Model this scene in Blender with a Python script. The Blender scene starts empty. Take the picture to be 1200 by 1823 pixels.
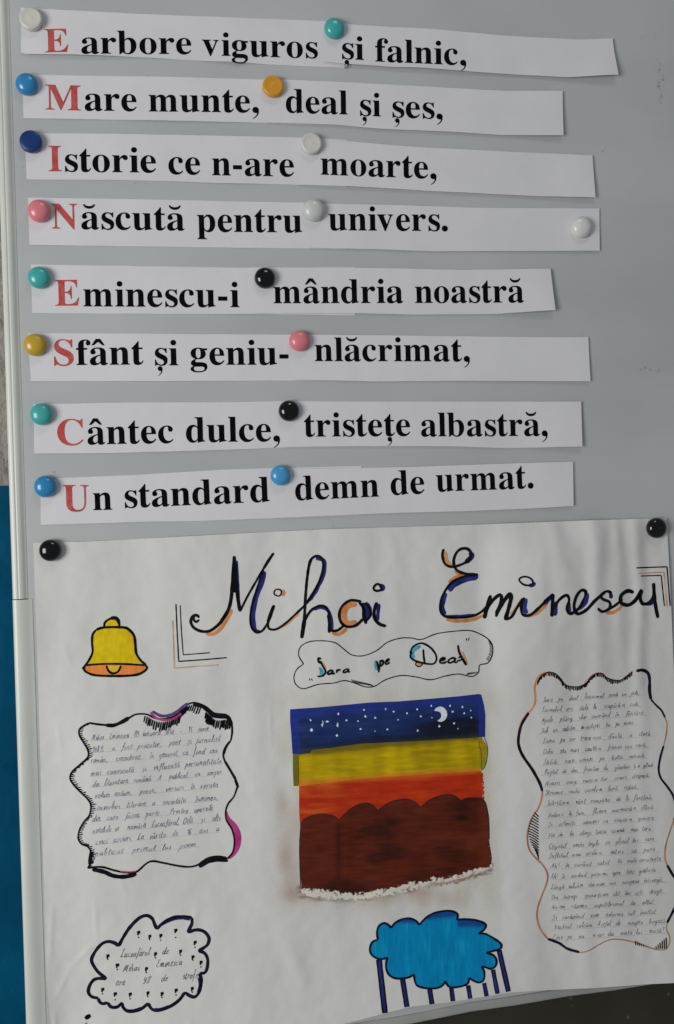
import bpy, math, random
from mathutils import Vector, Matrix, noise
from mathutils.geometry import delaunay_2d_cdt
random.seed(7)
scene = bpy.context.scene
COL = scene.collection

# ------------------------------------------------------------------ camera
FOC, DIST = 1700.0, 0.89            # focal length in photo pixels, metres from the board
CX, CY = 600.0, 911.5
ex = Vector((11000.0, 354.0, -FOC)).normalized()        # board's right, in camera space
ez = Vector((-0.0322, 1.0, 0.0)); ez = (ez - ex * ez.dot(ex)).normalized()
ey = ez.cross(ex)                                       # into the board
R = Matrix((ex, ey, ez))            # rows = world axes in camera space: camera -> world
CAM = -DIST * (R @ Vector((0, 0, -1)))
cam = bpy.data.cameras.new('camera'); cam.sensor_fit = 'VERTICAL'; cam.sensor_height = 36.0
cam.lens = 36.0 * FOC / 1823.0; cam.clip_start = 0.01; cam.clip_end = 50
camo = bpy.data.objects.new('camera', cam); COL.objects.link(camo)
M = R.to_4x4(); M.translation = CAM; camo.matrix_world = M
scene.camera = camo

# ------------------------------------------------------------------ light
world = bpy.data.worlds.new('World'); scene.world = world; world.use_nodes = True
bg = world.node_tree.nodes['Background']
bg.inputs[0].default_value = (0.86, 0.93, 1.0, 1); bg.inputs[1].default_value = 0.17
def lamp(name, loc, target, sx, sy, power, color):
    l = bpy.data.lights.new(name, 'AREA'); l.shape = 'RECTANGLE'; l.size = sx; l.size_y = sy
    l.energy = power; l.color = color
    o = bpy.data.objects.new(name, l); COL.objects.link(o); o.location = loc
    o.rotation_euler = (Vector(target) - Vector(loc)).to_track_quat('-Z', 'Y').to_euler()
    return o
lamp('window_light', (-1.62, -1.42, -0.10), (0.2, 0, -0.22), 0.85, 0.95, 27.5, (1.0, 0.985, 0.945))
lamp('ceiling_light', (0.3, -1.3, 2.0), (0, 0, 0.1), 0.6, 0.5, 5.0, (0.93, 0.96, 1.0))
scene.view_settings.view_transform = 'Standard'; scene.view_settings.look = 'None'
scene.view_settings.exposure = 0.11; scene.view_settings.gamma = 1.0

# ------------------------------------------------------------------ helpers
def P(px, py, h=0.0):
    """pixel of the photograph -> (X, Z) on the board plane (h = metres proud of it)"""
    d = R @ Vector((px - CX, CY - py, -FOC))
    t = (-h - CAM.y) / d.y
    p = CAM + d * t
    return p.x, p.z
def srgb(c, gain=1.0):
    out = []
    for v in c:
        v = v / 255.0
        v = v / 12.92 if v <= 0.04045 else ((v + 0.055) / 1.055) ** 2.4
        out.append(min(0.95, v * gain))
    return tuple(out)
G = 1.75
def link(name, verts, faces, mat, parent=None, smooth=False):
    me = bpy.data.meshes.new(name); me.from_pydata(verts, [], faces); me.update()
    if mat: me.materials.append(mat)
    if smooth:
        for p in me.polygons: p.use_smooth = True
    o = bpy.data.objects.new(name, me); COL.objects.link(o)
    if parent: o.parent = parent
    return o
def tag(o, label=None, cat=None, group=None, kind=None):
    if label: o['label'] = label
    if cat: o['category'] = cat
    if group: o['group'] = group
    if kind: o['kind'] = kind
    return o
def crom(pts, step=2.0, closed=False):
    """Catmull-Rom through the points, resampled"""
    n = len(pts); out = []
    if n == 2:
        k = max(1, int(math.dist(pts[0], pts[1]) / step))
        return [(pts[0][0] + (pts[1][0]-pts[0][0])*i/k, pts[0][1] + (pts[1][1]-pts[0][1])*i/k) for i in range(k+1)]
    for i in range(n if closed else n-1):
        if closed: p0, p1, p2, p3 = pts[(i-1) % n], pts[i], pts[(i+1) % n], pts[(i+2) % n]
        else: p0, p1, p2, p3 = pts[max(i-1, 0)], pts[i], pts[i+1], pts[min(i+2, n-1)]
        k = max(1, int(math.ceil(math.dist(p1, p2) / step)))
        for j in range(k):
            t = j / k; a = []
            for c in (0, 1):
                a.append(0.5*((2*p1[c]) + (-p0[c]+p2[c])*t + (2*p0[c]-5*p1[c]+4*p2[c]-p3[c])*t*t + (-p0[c]+3*p1[c]-3*p2[c]+p3[c])*t**3))
            out.append(tuple(a))
    out.append(pts[0] if closed else pts[-1])
    return out
def zp(ox, oy, s, pts): return [(ox + x / s, oy + y / s) for x, y in pts]
def lerp(a, b, t): return a + (b - a) * t
def sm(t): t = max(0.0, min(1.0, t)); return t*t*(3-2*t)
def interp(poly, u):
    """point at parameter u (by arc length) of a polyline"""
    L = [0.0]
    for a, b in zip(poly, poly[1:]): L.append(L[-1] + math.dist(a, b))
    s = u * L[-1]
    for i in range(len(poly)-1):
        if s <= L[i+1] or i == len(poly)-2:
            t = (s - L[i]) / max(1e-9, L[i+1]-L[i])
            return (lerp(poly[i][0], poly[i+1][0], t), lerp(poly[i][1], poly[i+1][1], t))

def on_sheet(px, py, surf):
    X, Z = P(px, py)
    for _ in (0, 1):
        h = surf(X, Z); X, Z = P(px, py, h)
    return X, Z, surf(X, Z)
class Ink:
    """flat print or ink lying on a curved sheet: everything is laid at surf(X,Z) + its own layer"""
    def __init__(s, surf, level=0.00015): s.v = []; s.f = []; s.c = []; s.surf = surf; s.level = level; s.k = 0
    def add(s, px, py, off=0.0, col=None):
        X, Z, h = on_sheet(px, py, s.surf); s.v.append((X, -(h + s.level + off), Z)); s.c.append(col); return len(s.v)-1
    def stroke(s, pts, w, closed=False, ends=0.55, wob=0.12, raw=False, step=2.0):
        q = pts if raw else crom(pts, step, closed)
        n = len(q); s.k += 1
        if n < 2: return
        tot = sum(math.dist(a, b) for a, b in zip(q, q[1:])); acc = 0.0; prev = None
        base = (s.k % 40) * 1.5e-6; sd = s.k * 3.7 + q[0][0] * .1
        for i in range(n):
            a = q[max(i-1, 0)]; b = q[min(i+1, n-1)]
            if closed and i in (0, n-1): a, b = q[-2], q[1]
            dx, dy = b[0]-a[0], b[1]-a[1]; l = math.hypot(dx, dy) or 1.0
            nx, ny = -dy/l, dx/l
            if i: acc += math.dist(q[i], q[i-1])
            wd = w * (1 + wob * 2 * noise.noise(Vector((acc*.09, sd, 0))))
            if not closed:
                e = min(acc, tot-acc) / max(w*.5, .4)
                wd *= lerp(ends, 1.0, min(1.0, e))
            o = base + acc * 1.2e-8
            A = s.add(q[i][0]+nx*wd/2, q[i][1]+ny*wd/2, o); B = s.add(q[i][0]-nx*wd/2, q[i][1]-ny*wd/2, o)
            if prev: s.f.append((prev[0], prev[1], B, A))
            prev = (A, B)
    def fill(s, poly, dy=2.5, dx=4.0, colf=None):
        """tessellate a closed polygon into small triangles"""
        s.k += 1; off = (s.k % 40) * 1.5e-6; bd = []
        for a, b in zip(poly, poly[1:] + poly[:1]):
            d = math.dist(a, b)
            if d < .05: continue
            n = max(1, int(d/3.0)); bd += [(lerp(a[0], b[0], t/n), lerp(a[1], b[1], t/n)) for t in range(n)]
        y0 = min(p[1] for p in poly); y1 = max(p[1] for p in poly); x0 = min(p[0] for p in poly); x1 = max(p[0] for p in poly)
        def inside(x, y):
            c = False
            for (ax, ay), (bx, by) in segs:
                if (ay <= y) != (by <= y) and x < ax + (y-ay)*(bx-ax)/(by-ay): c = not c
            return c
        pts = list(bd); y = y0 + dy*.5; row = 0
        while y < y1:
            segs = [(a, b) for a, b in zip(bd, bd[1:] + bd[:1]) if (a[1] <= y) != (b[1] <= y)]
            x = x0 + dx*(.25 + .5*(row % 2))
            while x < x1:
                if inside(x, y): pts.append((x, y))
                x += dx
            y += dy; row += 1
        n = len(bd)
        vs, es, fs, *_ = delaunay_2d_cdt([Vector(p) for p in pts], [], [list(range(n))], 1, 1e-4)
        base = len(s.v)
        for v in vs: s.add(v.x, v.y, off, colf(v.x, v.y) if colf else None)
        s.f += [tuple(base+i for i in f) for f in fs]
    def build(s, name, mat, parent=None):
        o = link(name, s.v, s.f, mat, parent)
        if any(c is not None for c in s.c):
            at = o.data.color_attributes.new('Col', 'FLOAT_COLOR', 'POINT')
            flat = []
            for c in s.c: flat.extend(c if c else (0, 0, 0, 1))
            at.data.foreach_set('color', flat)
        return o

# ------------------------------------------------------------------ materials
def mat(name, color, rough=0.6, spec=0.5, build=None):
    m = bpy.data.materials.new(name); m.use_nodes = True; nt = m.node_tree
    b = nt.nodes['Principled BSDF']; b.inputs['Base Color'].default_value = (*color, 1)
    b.inputs['Roughness'].default_value = rough; b.inputs['Specular IOR Level'].default_value = spec
    if build: build(nt, b)
    return m
def noisecol(c1, c2, scale, detail=4, bump=0.0, bscale=None, dist=0.001, stretch=(1, 1, 1), rng=(0.35, 0.65)):
    def f(nt, b):
        N, L = nt.nodes, nt.links
        tc = N.new('ShaderNodeTexCoord'); mp = N.new('ShaderNodeMapping'); mp.inputs['Scale'].default_value = stretch
        L.new(tc.outputs['Object'], mp.inputs['Vector'])
        n = N.new('ShaderNodeTexNoise'); n.inputs['Scale'].default_value = scale; n.inputs['Detail'].default_value = detail
        L.new(mp.outputs[0], n.inputs['Vector'])
        r = N.new('ShaderNodeValToRGB'); r.color_ramp.elements[0].color = (*c1, 1); r.color_ramp.elements[1].color = (*c2, 1)
        r.color_ramp.elements[0].position = rng[0]; r.color_ramp.elements[1].position = rng[1]
        L.new(n.outputs['Fac'], r.inputs[0]); L.new(r.outputs[0], b.inputs['Base Color'])
        if bump:
            n2 = N.new('ShaderNodeTexNoise'); n2.inputs['Scale'].default_value = bscale or scale; n2.inputs['Detail'].default_value = 5
            L.new(mp.outputs[0], n2.inputs['Vector'])
            bp = N.new('ShaderNodeBump'); bp.inputs['Strength'].default_value = bump; bp.inputs['Distance'].default_value = dist
            L.new(n2.outputs['Fac'], bp.inputs['Height']); L.new(bp.outputs[0], b.inputs['Normal'])
    return f
def paintmat(name, k, s, rough, streak=0.12, alpha=True, stretch=(8, 1, 60)):
    def f(nt, b):
        N, L = nt.nodes, nt.links
        at = N.new('ShaderNodeAttribute'); at.attribute_name = 'Col'
        tc = N.new('ShaderNodeTexCoord'); mp = N.new('ShaderNodeMapping'); mp.inputs['Scale'].default_value = stretch
        L.new(tc.outputs['Object'], mp.inputs['Vector'])
        n = N.new('ShaderNodeTexNoise'); n.inputs['Scale'].default_value = 12; n.inputs['Detail'].default_value = 6
        L.new(mp.outputs[0], n.inputs['Vector'])
        mr = N.new('ShaderNodeMapRange'); mr.inputs['From Min'].default_value = .3; mr.inputs['From Max'].default_value = .7
        mr.inputs['To Min'].default_value = 1 - streak; mr.inputs['To Max'].default_value = 1 + streak
        L.new(n.outputs['Fac'], mr.inputs['Value'])
        vm = N.new('ShaderNodeVectorMath'); vm.operation = 'SCALE'
        L.new(at.outputs['Color'], vm.inputs[0]); L.new(mr.outputs[0], vm.inputs['Scale']); L.new(vm.outputs[0], b.inputs['Base Color'])
        if alpha:
            n2 = N.new('ShaderNodeTexNoise'); n2.inputs['Scale'].default_value = 420; n2.inputs['Detail'].default_value = 4
            L.new(tc.outputs['Object'], n2.inputs['Vector'])
            def mth(op, a, v):
                x = N.new('ShaderNodeMath'); x.operation = op; L.new(a, x.inputs[0])
                if isinstance(v, float): x.inputs[1].default_value = v
                else: L.new(v, x.inputs[1])
                return x.outputs[0]
            e = mth('MULTIPLY', mth('SUBTRACT', n2.outputs['Fac'], 0.5), float(k))
            e = mth('ADD', e, at.outputs['Alpha'])
            e = mth('ADD', mth('MULTIPLY', mth('SUBTRACT', e, 0.5), float(s)), 0.5)
            x = N.new('ShaderNodeClamp'); L.new(e, x.inputs[0])
            L.new(x.outputs[0], b.inputs['Alpha'])
    return mat(name, (.5, .5, .5), rough, .12, f)

M_board = mat('board_enamel', (.52, .555, .56), .34, .5, noisecol((.446, .464, .470), (.516, .530, .530), 4.5, 8, .05, 40, .0006, stretch=(1, 1, 1.8)))
M_trim = mat('trim_plastic', (.62, .64, .61), .3, .4, noisecol((.62, .635, .585), (.67, .685, .635), 9, 5, .02, 60, .0004))
M_ledge = mat('ledge_metal', (.4, .41, .39), .2, .5, noisecol((.30, .305, .29), (.37, .375, .355), 14, 4, .03, 60, .0004))
M_strip = mat('printer_paper', (.80, .79, .84), .92, .1, noisecol((.70, .69, .72), (.735, .724, .755), 18, 4, .22, 55, .0012))
M_poster = mat('poster_paper', (.78, .76, .72), .85, .15, noisecol((.665, .656, .638), (.73, .72, .702), 7, 5, .40, 34, .0026))
M_red = mat('red_print', (.62, .085, .085), .7, .15, noisecol((.46, .065, .06), (.58, .11, .10), 160, 3))
M_black = mat('black_print', (.012, .012, .014), .8, .06, noisecol((.0015, .0015, .002), (.004, .004, .0045), 120, 3))
M_marker = mat('black_marker', (.012, .012, .016), .75, .1, noisecol((.002, .002, .003), (.009, .009, .013), 90, 3))
M_navy = mat('navy_marker', (.03, .04, .17), .75, .1, noisecol((.012, .018, .11), (.03, .04, .24), 70, 3))
M_dnavy = mat('dark_navy_marker', (.016, .018, .05), .75, .1, noisecol((.003, .003, .011), (.012, .012, .036), 90, 3))
M_orange = mat('orange_marker', (.75, .30, .09), .6, .3, noisecol((.62, .21, .05), (.78, .36, .14), 110, 4))
M_paleor = mat('pale_orange_pen', (.72, .38, .20), .6, .3, noisecol((.60, .27, .12), (.76, .46, .30), 110, 4))
M_brownor = mat('brown_orange_pen', (.6, .26, .1), .6, .3, noisecol((.42, .17, .06), (.66, .32, .15), 60, 4))
M_turq = mat('turquoise_marker', (.06, .42, .55), .6, .3, noisecol((.03, .30, .42), (.10, .50, .62), 120, 4))
M_magenta = mat('magenta_marker', (.50, .04, .22), .6, .3, noisecol((.40, .02, .17), (.56, .06, .27), 90, 4))
M_purple = mat('purple_marker', (.10, .05, .22), .6, .3, noisecol((.06, .03, .16), (.14, .07, .28), 90, 4))
M_pen = mat('ballpoint_pen', (.13, .12, .22), .6, .3, noisecol((.08, .075, .16), (.40, .38, .48), 260, 3))
M_pen2 = mat('grey_black_pen', (.08, .08, .12), .6, .3, noisecol((.05, .05, .08), (.36, .35, .40), 260, 3))
M_rule = mat('pencil_rule', (.42, .42, .42), .8, .2, noisecol((.36, .36, .38), (.60, .59, .57), 200, 3))
M_white = mat('white_paint', (.82, .86, .92), .6, .3, noisecol((.66, .72, .82), (.86, .89, .94), 300, 3))
M_smudge = paintmat('smudge', .9, 1.2, .7, .1)
M_wash = paintmat('paint_wash', .12, 1.0, .7, .05)
M_paint = paintmat('acrylic_paint', 1.0, 4.0, .55, .15, stretch=(5, 1, 30))
M_sponge = paintmat('sponged_paint', 1.9, 3.6, .7, .08, stretch=(30, 1, 30))
M_felt = paintmat('felt_fill', 0, 1, .55, .12, alpha=False, stretch=(26, 1, 7))
M_plaster = mat('plaster', (.40, .37, .34), .9, .2, noisecol((.30, .275, .25), (.42, .39, .36), 40, 8, .8, 130, .006))
M_blue = mat('blue_wall_paint', (.005, .09, .19), .6, .04, noisecol((.0006, .058, .125), (.0012, .082, .17), 14, 6, .35, 60, .004))
M_dark = mat('dark_speckle', (.035, .032, .022), .6, .35, noisecol((.022, .020, .013), (.036, .034, .024), 26, 6, .2, 80, .002, rng=(.3, .75)))
def speck(nt, b):
    N, L = nt.nodes, nt.links
    tc = N.new('ShaderNodeTexCoord'); v = N.new('ShaderNodeTexVoronoi'); v.inputs['Scale'].default_value = 55
    L.new(tc.outputs['Object'], v.inputs['Vector'])
    r = N.new('ShaderNodeValToRGB'); r.color_ramp.elements[0].position = .05; r.color_ramp.elements[1].position = .13
    r.color_ramp.elements[0].color = (.11, .105, .09, 1); r.color_ramp.elements[1].color = (.043, .039, .026, 1)
    L.new(v.outputs['Distance'], r.inputs[0])
    n = N.new('ShaderNodeTexNoise'); n.inputs['Scale'].default_value = 12; n.inputs['Detail'].default_value = 6
    L.new(tc.outputs['Object'], n.inputs['Vector'])
    mx = N.new('ShaderNodeMix'); mx.data_type = 'RGBA'; mx.blend_type = 'MULTIPLY'; mx.inputs[0].default_value = .6
    L.new(r.outputs[0], mx.inputs[6]); L.new(n.outputs['Fac'], mx.inputs[7]); L.new(mx.outputs[2], b.inputs['Base Color'])
M_dark = mat('dark_speckle', (.03, .03, .02), .6, .35, speck)

# ------------------------------------------------------------------ wall, cabinet, whiteboard
def boxmesh(name, x0, x1, y0, y1, z0, z1, m, parent=None, bevel=0.0):
    v = [(x, y, z) for x in (x0, x1) for y in (y0, y1) for z in (z0, z1)]
    f = [(0, 1, 3, 2), (4, 6, 7, 5), (0, 4, 5, 1), (2, 3, 7, 6), (0, 2, 6, 4), (1, 5, 7, 3)]
    o = link(name, v, f, m, parent)
    if bevel:
        md = o.modifiers.new('bevel', 'BEVEL'); md.width = bevel; md.segments = 3
    return o
WY = 0.05                                        # the wall stands 5 cm behind the board face
zblue = P(8, 865, -WY)[1]
wall = boxmesh('wall', -2.2, 2.6, WY, WY + .12, -1.2, 1.6, M_plaster); tag(wall, kind='structure')
dado = boxmesh('painted_dado', -2.2, 2.6, WY - .002, WY + .1, -1.2, zblue, M_blue, wall)
xdark = P(420, 1800, -WY)[0]
zb = P(1000, 1740)[1]
cab = boxmesh('cabinet', xdark, 1.7, WY - .032, WY - .002, -1.15, zb, M_dark, None, .004)
tag(cab, 'dark brown speckled panel behind the lower right edge of the whiteboard', 'panel')
cab.name = 'dark_panel'

XL = P(30.4, 1300)[0]                            # outer left edge of the board
W_TR = 0.0130
zt = 0.62; zjoint = P(30, 1067)[1]
board = bpy.data.objects.new('whiteboard', None); COL.objects.link(board); board.location = (0, 0, 0)
tag(board, 'pale grey magnetic whiteboard with rounded plastic edge trim holding the papers', 'whiteboard')
# bottom edge follows the photographed edge
be = [P(x, y) for x, y in [(49, 1925), (400, 1876), (600, 1844), (733, 1822), (838, 1800.6), (920, 1789), (1013, 1773), (1093, 1762.7), (1147, 1754), (1260, 1734)]]
be.append((1.5, be[-1][1] + (1.5-be[-1][0]) * .012))
HB = 0.009                                       # height of the bottom trim
def bottom_z(x):
    for a, b in zip(be, be[1:]):
        if x <= b[0]: return lerp(a[1], b[1], (x-a[0])/(b[0]-a[0]))
    return be[-1][1]
nx, nz = 60, 40
X0 = XL + W_TR
v = []; f = []
for i in range(nx+1):
    x = lerp(X0, 1.5, (i/nx)**1.5); zb_ = bottom_z(x) + HB
    for j in range(nz+1): v.append((x, 0, lerp(zb_, zt, j/nz)))
for i in range(nx):
    for j in range(nz):
        a = i*(nz+1)+j; f.append((a, a+nz+1, a+nz+2, a+1))
surf = link('writing_surface', v, f, M_board, board)
md = surf.modifiers.new('thick', 'SOLIDIFY'); md.thickness = .014; md.offset = -1
def sweep(name, prof, path, m, parent):
    """prof: (across, proud) ; path: list of (x, z, nx, nz) with the across direction"""
    v = []; f = []; n = len(prof)
    for (x, z, ax, az) in path:
        for a, h in prof: v.append((x + ax*a, -h, z + az*a))
    for i in range(len(path)-1):
        for j in range(n-1):
            a = i*n+j; f.append((a, a+1, a+n+1, a+n))
    f.append(tuple(range(n))); f.append(tuple((len(path)-1)*n + k for k in reversed(range(n))))
    o = link(name, v, f, m, parent, smooth=True)
    e = o.modifiers.new('edges', 'EDGE_SPLIT'); e.split_angle = math.radians(38)
    return o
mm = .001
prof = [(0, -14), (0, .4), (.4, 1.6), (1.4, 2.5), (3.0, 3.0), (4.6, 3.1), (5.0, 2.75), (5.5, 2.65), (6.1, 2.75), (6.6, 3.1), (7.8, 3.0), (9.0, 2.6), (10.2, 1.9), (11.2, 1.15), (12.2, .55), (12.95, .3), (13.0, -14)]
sweep('edge_trim', [(a*mm, h*mm) for a, h in prof], [(XL, z, 1, 0) for z in (zt, .3, 0, zjoint + .0004)], M_trim, board)
prof2 = [(0, -14), (0, .8), (.5, 2.1), (1.5, 3.0), (3.2, 3.4), (5.2, 3.3), (7.4, 2.6), (9.6, 1.6), (11.4, .8), (13.0, .4), (13.1, -14)]
sweep('corner_trim', [(a*mm*1.30, h*mm*1.02) for a, h in prof2], [(XL - .0002, z, 1, 0) for z in (zjoint - .0004, -.3, -.45, be[0][1])], M_trim, board)
prof3 = [(0, -14), (0, .2), (.3, 1.0), (.9, 1.5), (2.2, 1.7), (7.5, 1.7), (8.6, 1.2), (9.0, .4), (9.0, -14)]
sweep('bottom_trim', [(a*mm, h*mm) for a, h in reversed(prof3)], [(x, z, 0, 1) for x, z in [(XL+.0138, bottom_z(XL+.0138))] + be[1:]], M_ledge, board)

# marks on the board
def smudge(pts, w, a, col=(96, 95, 88), m=None):
    k = Ink(lambda x, z: 0, .00012); q = crom(pts, 1.5)
    prev = None
    for i, p in enumerate(q):
        b = q[min(i+1, len(q)-1)]; c = q[max(i-1, 0)]
        l = math.dist(b, c) or 1; nx_, ny_ = -(b[1]-c[1])/l, (b[0]-c[0])/l
        al = a * .36 * (0.3 + 1.2*abs(noise.noise(Vector((p[0]*.13, p[1]*.13, 3)))))
        if i in (0, len(q)-1): al = 0
        row = [k.add(p[0]+nx_*w*t, p[1]+ny_*w*t, 0, (*srgb(col), al*(1-abs(t)*1.0))) for t in (-1, -.5, 0, .5, 1)]
        if prev:
            for j in range(4): k.f.append((prev[j], prev[j+1], row[j+1], row[j]))
        prev = row
    return k.build('smudge', M_smudge, board)
smudge([(1146, 67), (1160, 62), (1172, 60)], 2, .5)
smudge([(1146, 63), (1143, 72), (1144, 78)], 3, .7)
smudge([(1168, 98), (1176, 115), (1174, 125), (1180, 140), (1172, 150), (1177, 165), (1175, 185)], 5, .75)
smudge([(1160, 58), (1176, 120)], 3, .25)
smudge([(1070, 272), (1075, 268), (1077, 262)], 2, .8)
smudge([(1135, 660), (1150, 656), (1163, 662), (1182, 657)], 5, .7)
smudge([(22, 296), (32, 298), (44, 296)], 1.1, .95, (40, 38, 34))
smudge([(93, 841), (97, 840.3), (100, 840.8)], 1.4, 1.2, (20, 20, 20))
smudge([(49, 858), (51, 861), (53, 862)], 1.6, .9)
smudge([(240, 328), (252, 324), (262, 330)], 4, .35, (110, 100, 80))
smudge([(570, 920), (586, 926), (594, 938)], 4, .35, (110, 108, 100))
smudge([(258, 130), (262, 134), (265, 133)], 1.2, .8)

# ------------------------------------------------------------------ printed strips
def mathbold(c):
    if 'a' <= c <= 'z': return chr(0x1D41A + ord(c) - 97)
    if 'A' <= c <= 'Z': return chr(0x1D400 + ord(c) - 65)
    return c
ADV = dict(a=500, b=556, c=444, d=556, e=444, f=333, g=500, i=278, l=278, m=833, n=556, o=500, p=556, r=444, s=389, t=333, u=556, v=500,
           E=667, M=944, I=389, N=722, S=556, C=722, U=722)
ADV.update({'-': 333, ',': 250, '.': 250})
_gl = {}
def glyph(c):
    """outline mesh of a bold roman letter from Blender's built-in text object, in units of an em"""
    if c in _gl: return _gl[c]
    def raw(ch):
        cu = bpy.data.curves.new('tmp', 'FONT'); cu.body = ch; cu.size = 1; cu.resolution_u = 5
        o = bpy.data.objects.new('tmp', cu); COL.objects.link(o)
        me = bpy.data.meshes.new_from_object(o.evaluated_get(bpy.context.evaluated_depsgraph_get()))
        vs = [(v.co.x, v.co.y) for v in me.vertices]; fs = [tuple(p.vertices) for p in me.polygons]
        bpy.data.objects.remove(o); bpy.data.curves.remove(cu); bpy.data.meshes.remove(me)
        return vs, fs
    if 'scale' not in _gl:
        vs, _ = raw(mathbold('E')); _gl['scale'] = .676 / (max(y for x, y in vs) - min(y for x, y in vs))
    k = _gl['scale']; E = None
    if c == '-': E = ([(.044, .171), (.287, .171), (.287, .287), (.044, .287)], [(0, 1, 2, 3)])
    elif c in '.,':
        vs = [(.125, .07)] + [(.125 + .087*math.cos(a*math.pi/8), .072 + .087*math.sin(a*math.pi/8)) for a in range(16)]
        fs = [(0, 1+a, 1+(a+1) % 16) for a in range(16)]
        if c == ',':
            b = len(vs); t = [(.198, .10), (.212, .045), (.205, -.02), (.172, -.09), (.115, -.145), (.052, -.175)]
            u = [(.13, .02), (.155, .0), (.158, -.04), (.135, -.085), (.098, -.125), (.046, -.16)]
            vs += t + u; fs += [(b+i, b+6+i, b+7+i, b+1+i) for i in range(5)]
        E = (vs, fs)
    else:
        vs, fs = raw(mathbold(c)); E = ([(x*k, y*k) for x, y in vs], fs)
    _gl[c] = E
    return E
BASE = {'ă': 'a', 'â': 'a', 'ș': 's', 'ț': 't'}
def word(strip, text, x0, y0, x1, y1, em, m=None, name='printed_word', surf=None, lean=.026):
    parts = []; pen = 0.0
    for c in text:
        b = BASE.get(c, c); vs, fs = glyph(b); a = ADV[b]/1000
        parts.append(([(x+pen, y) for x, y in vs], fs))
        cx = pen + a/2
        if c == 'ă':
            o = [(cx + .155*math.cos(t) - .01, .685 + .125*math.sin(t)) for t in [math.pi*(1+i/10) for i in range(11)]]
            n_ = [(cx + .118*math.cos(t) - .01, .690 + .055*math.sin(t)) for t in [math.pi*(1+i/10) for i in range(11)]]
            parts.append((o+n_, [(i, i+1, 12+i, 11+i) for i in range(10)]))
        if c == 'â':
            parts.append(([(cx-.17, .528), (cx-.11, .528), (cx, .620), (cx+.11, .528), (cx+.17, .528), (cx+.055, .704), (cx-.055, .704)],
                          [(0, 1, 2, 6), (2, 3, 4, 5), (2, 5, 6)]))
        if c in 'șț':
            dx = cx - .012 if c == 'ș' else cx + .015
            vs2, fs2 = glyph(','); parts.append(([(dx + (x-.125)*.72, -.145 + y*.78) for x, y in vs2], fs2))
        pen += a
    allv = [p for vs, _ in parts for p in vs]
    lo, hi = min(p[0] for p in allv), max(p[0] for p in allv)
    k = Ink(surf, .00018)
    dx, dy = x1-x0, y1-y0; L = math.hypot(dx, dy)
    for q, (vs, fs) in enumerate(parts):
        base = len(k.v)
        for gx, gy in vs:
            t = (gx-lo)/(hi-lo); sl = dy/dx
            k.add(x0 + dx*t - gy*em*(-lean*1 if 0 else lean - sl*.35), y0 + dy*t - gy*em, (q % 3)*4e-6)
        k.f += [tuple(base+i for i in f_) for f_ in fs]
    return k.build(name, m or M_black, strip)
ROWS = ['top row', 'second row', 'third row', 'fourth row', 'fifth row', 'sixth row', 'seventh row', 'bottom row']
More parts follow.
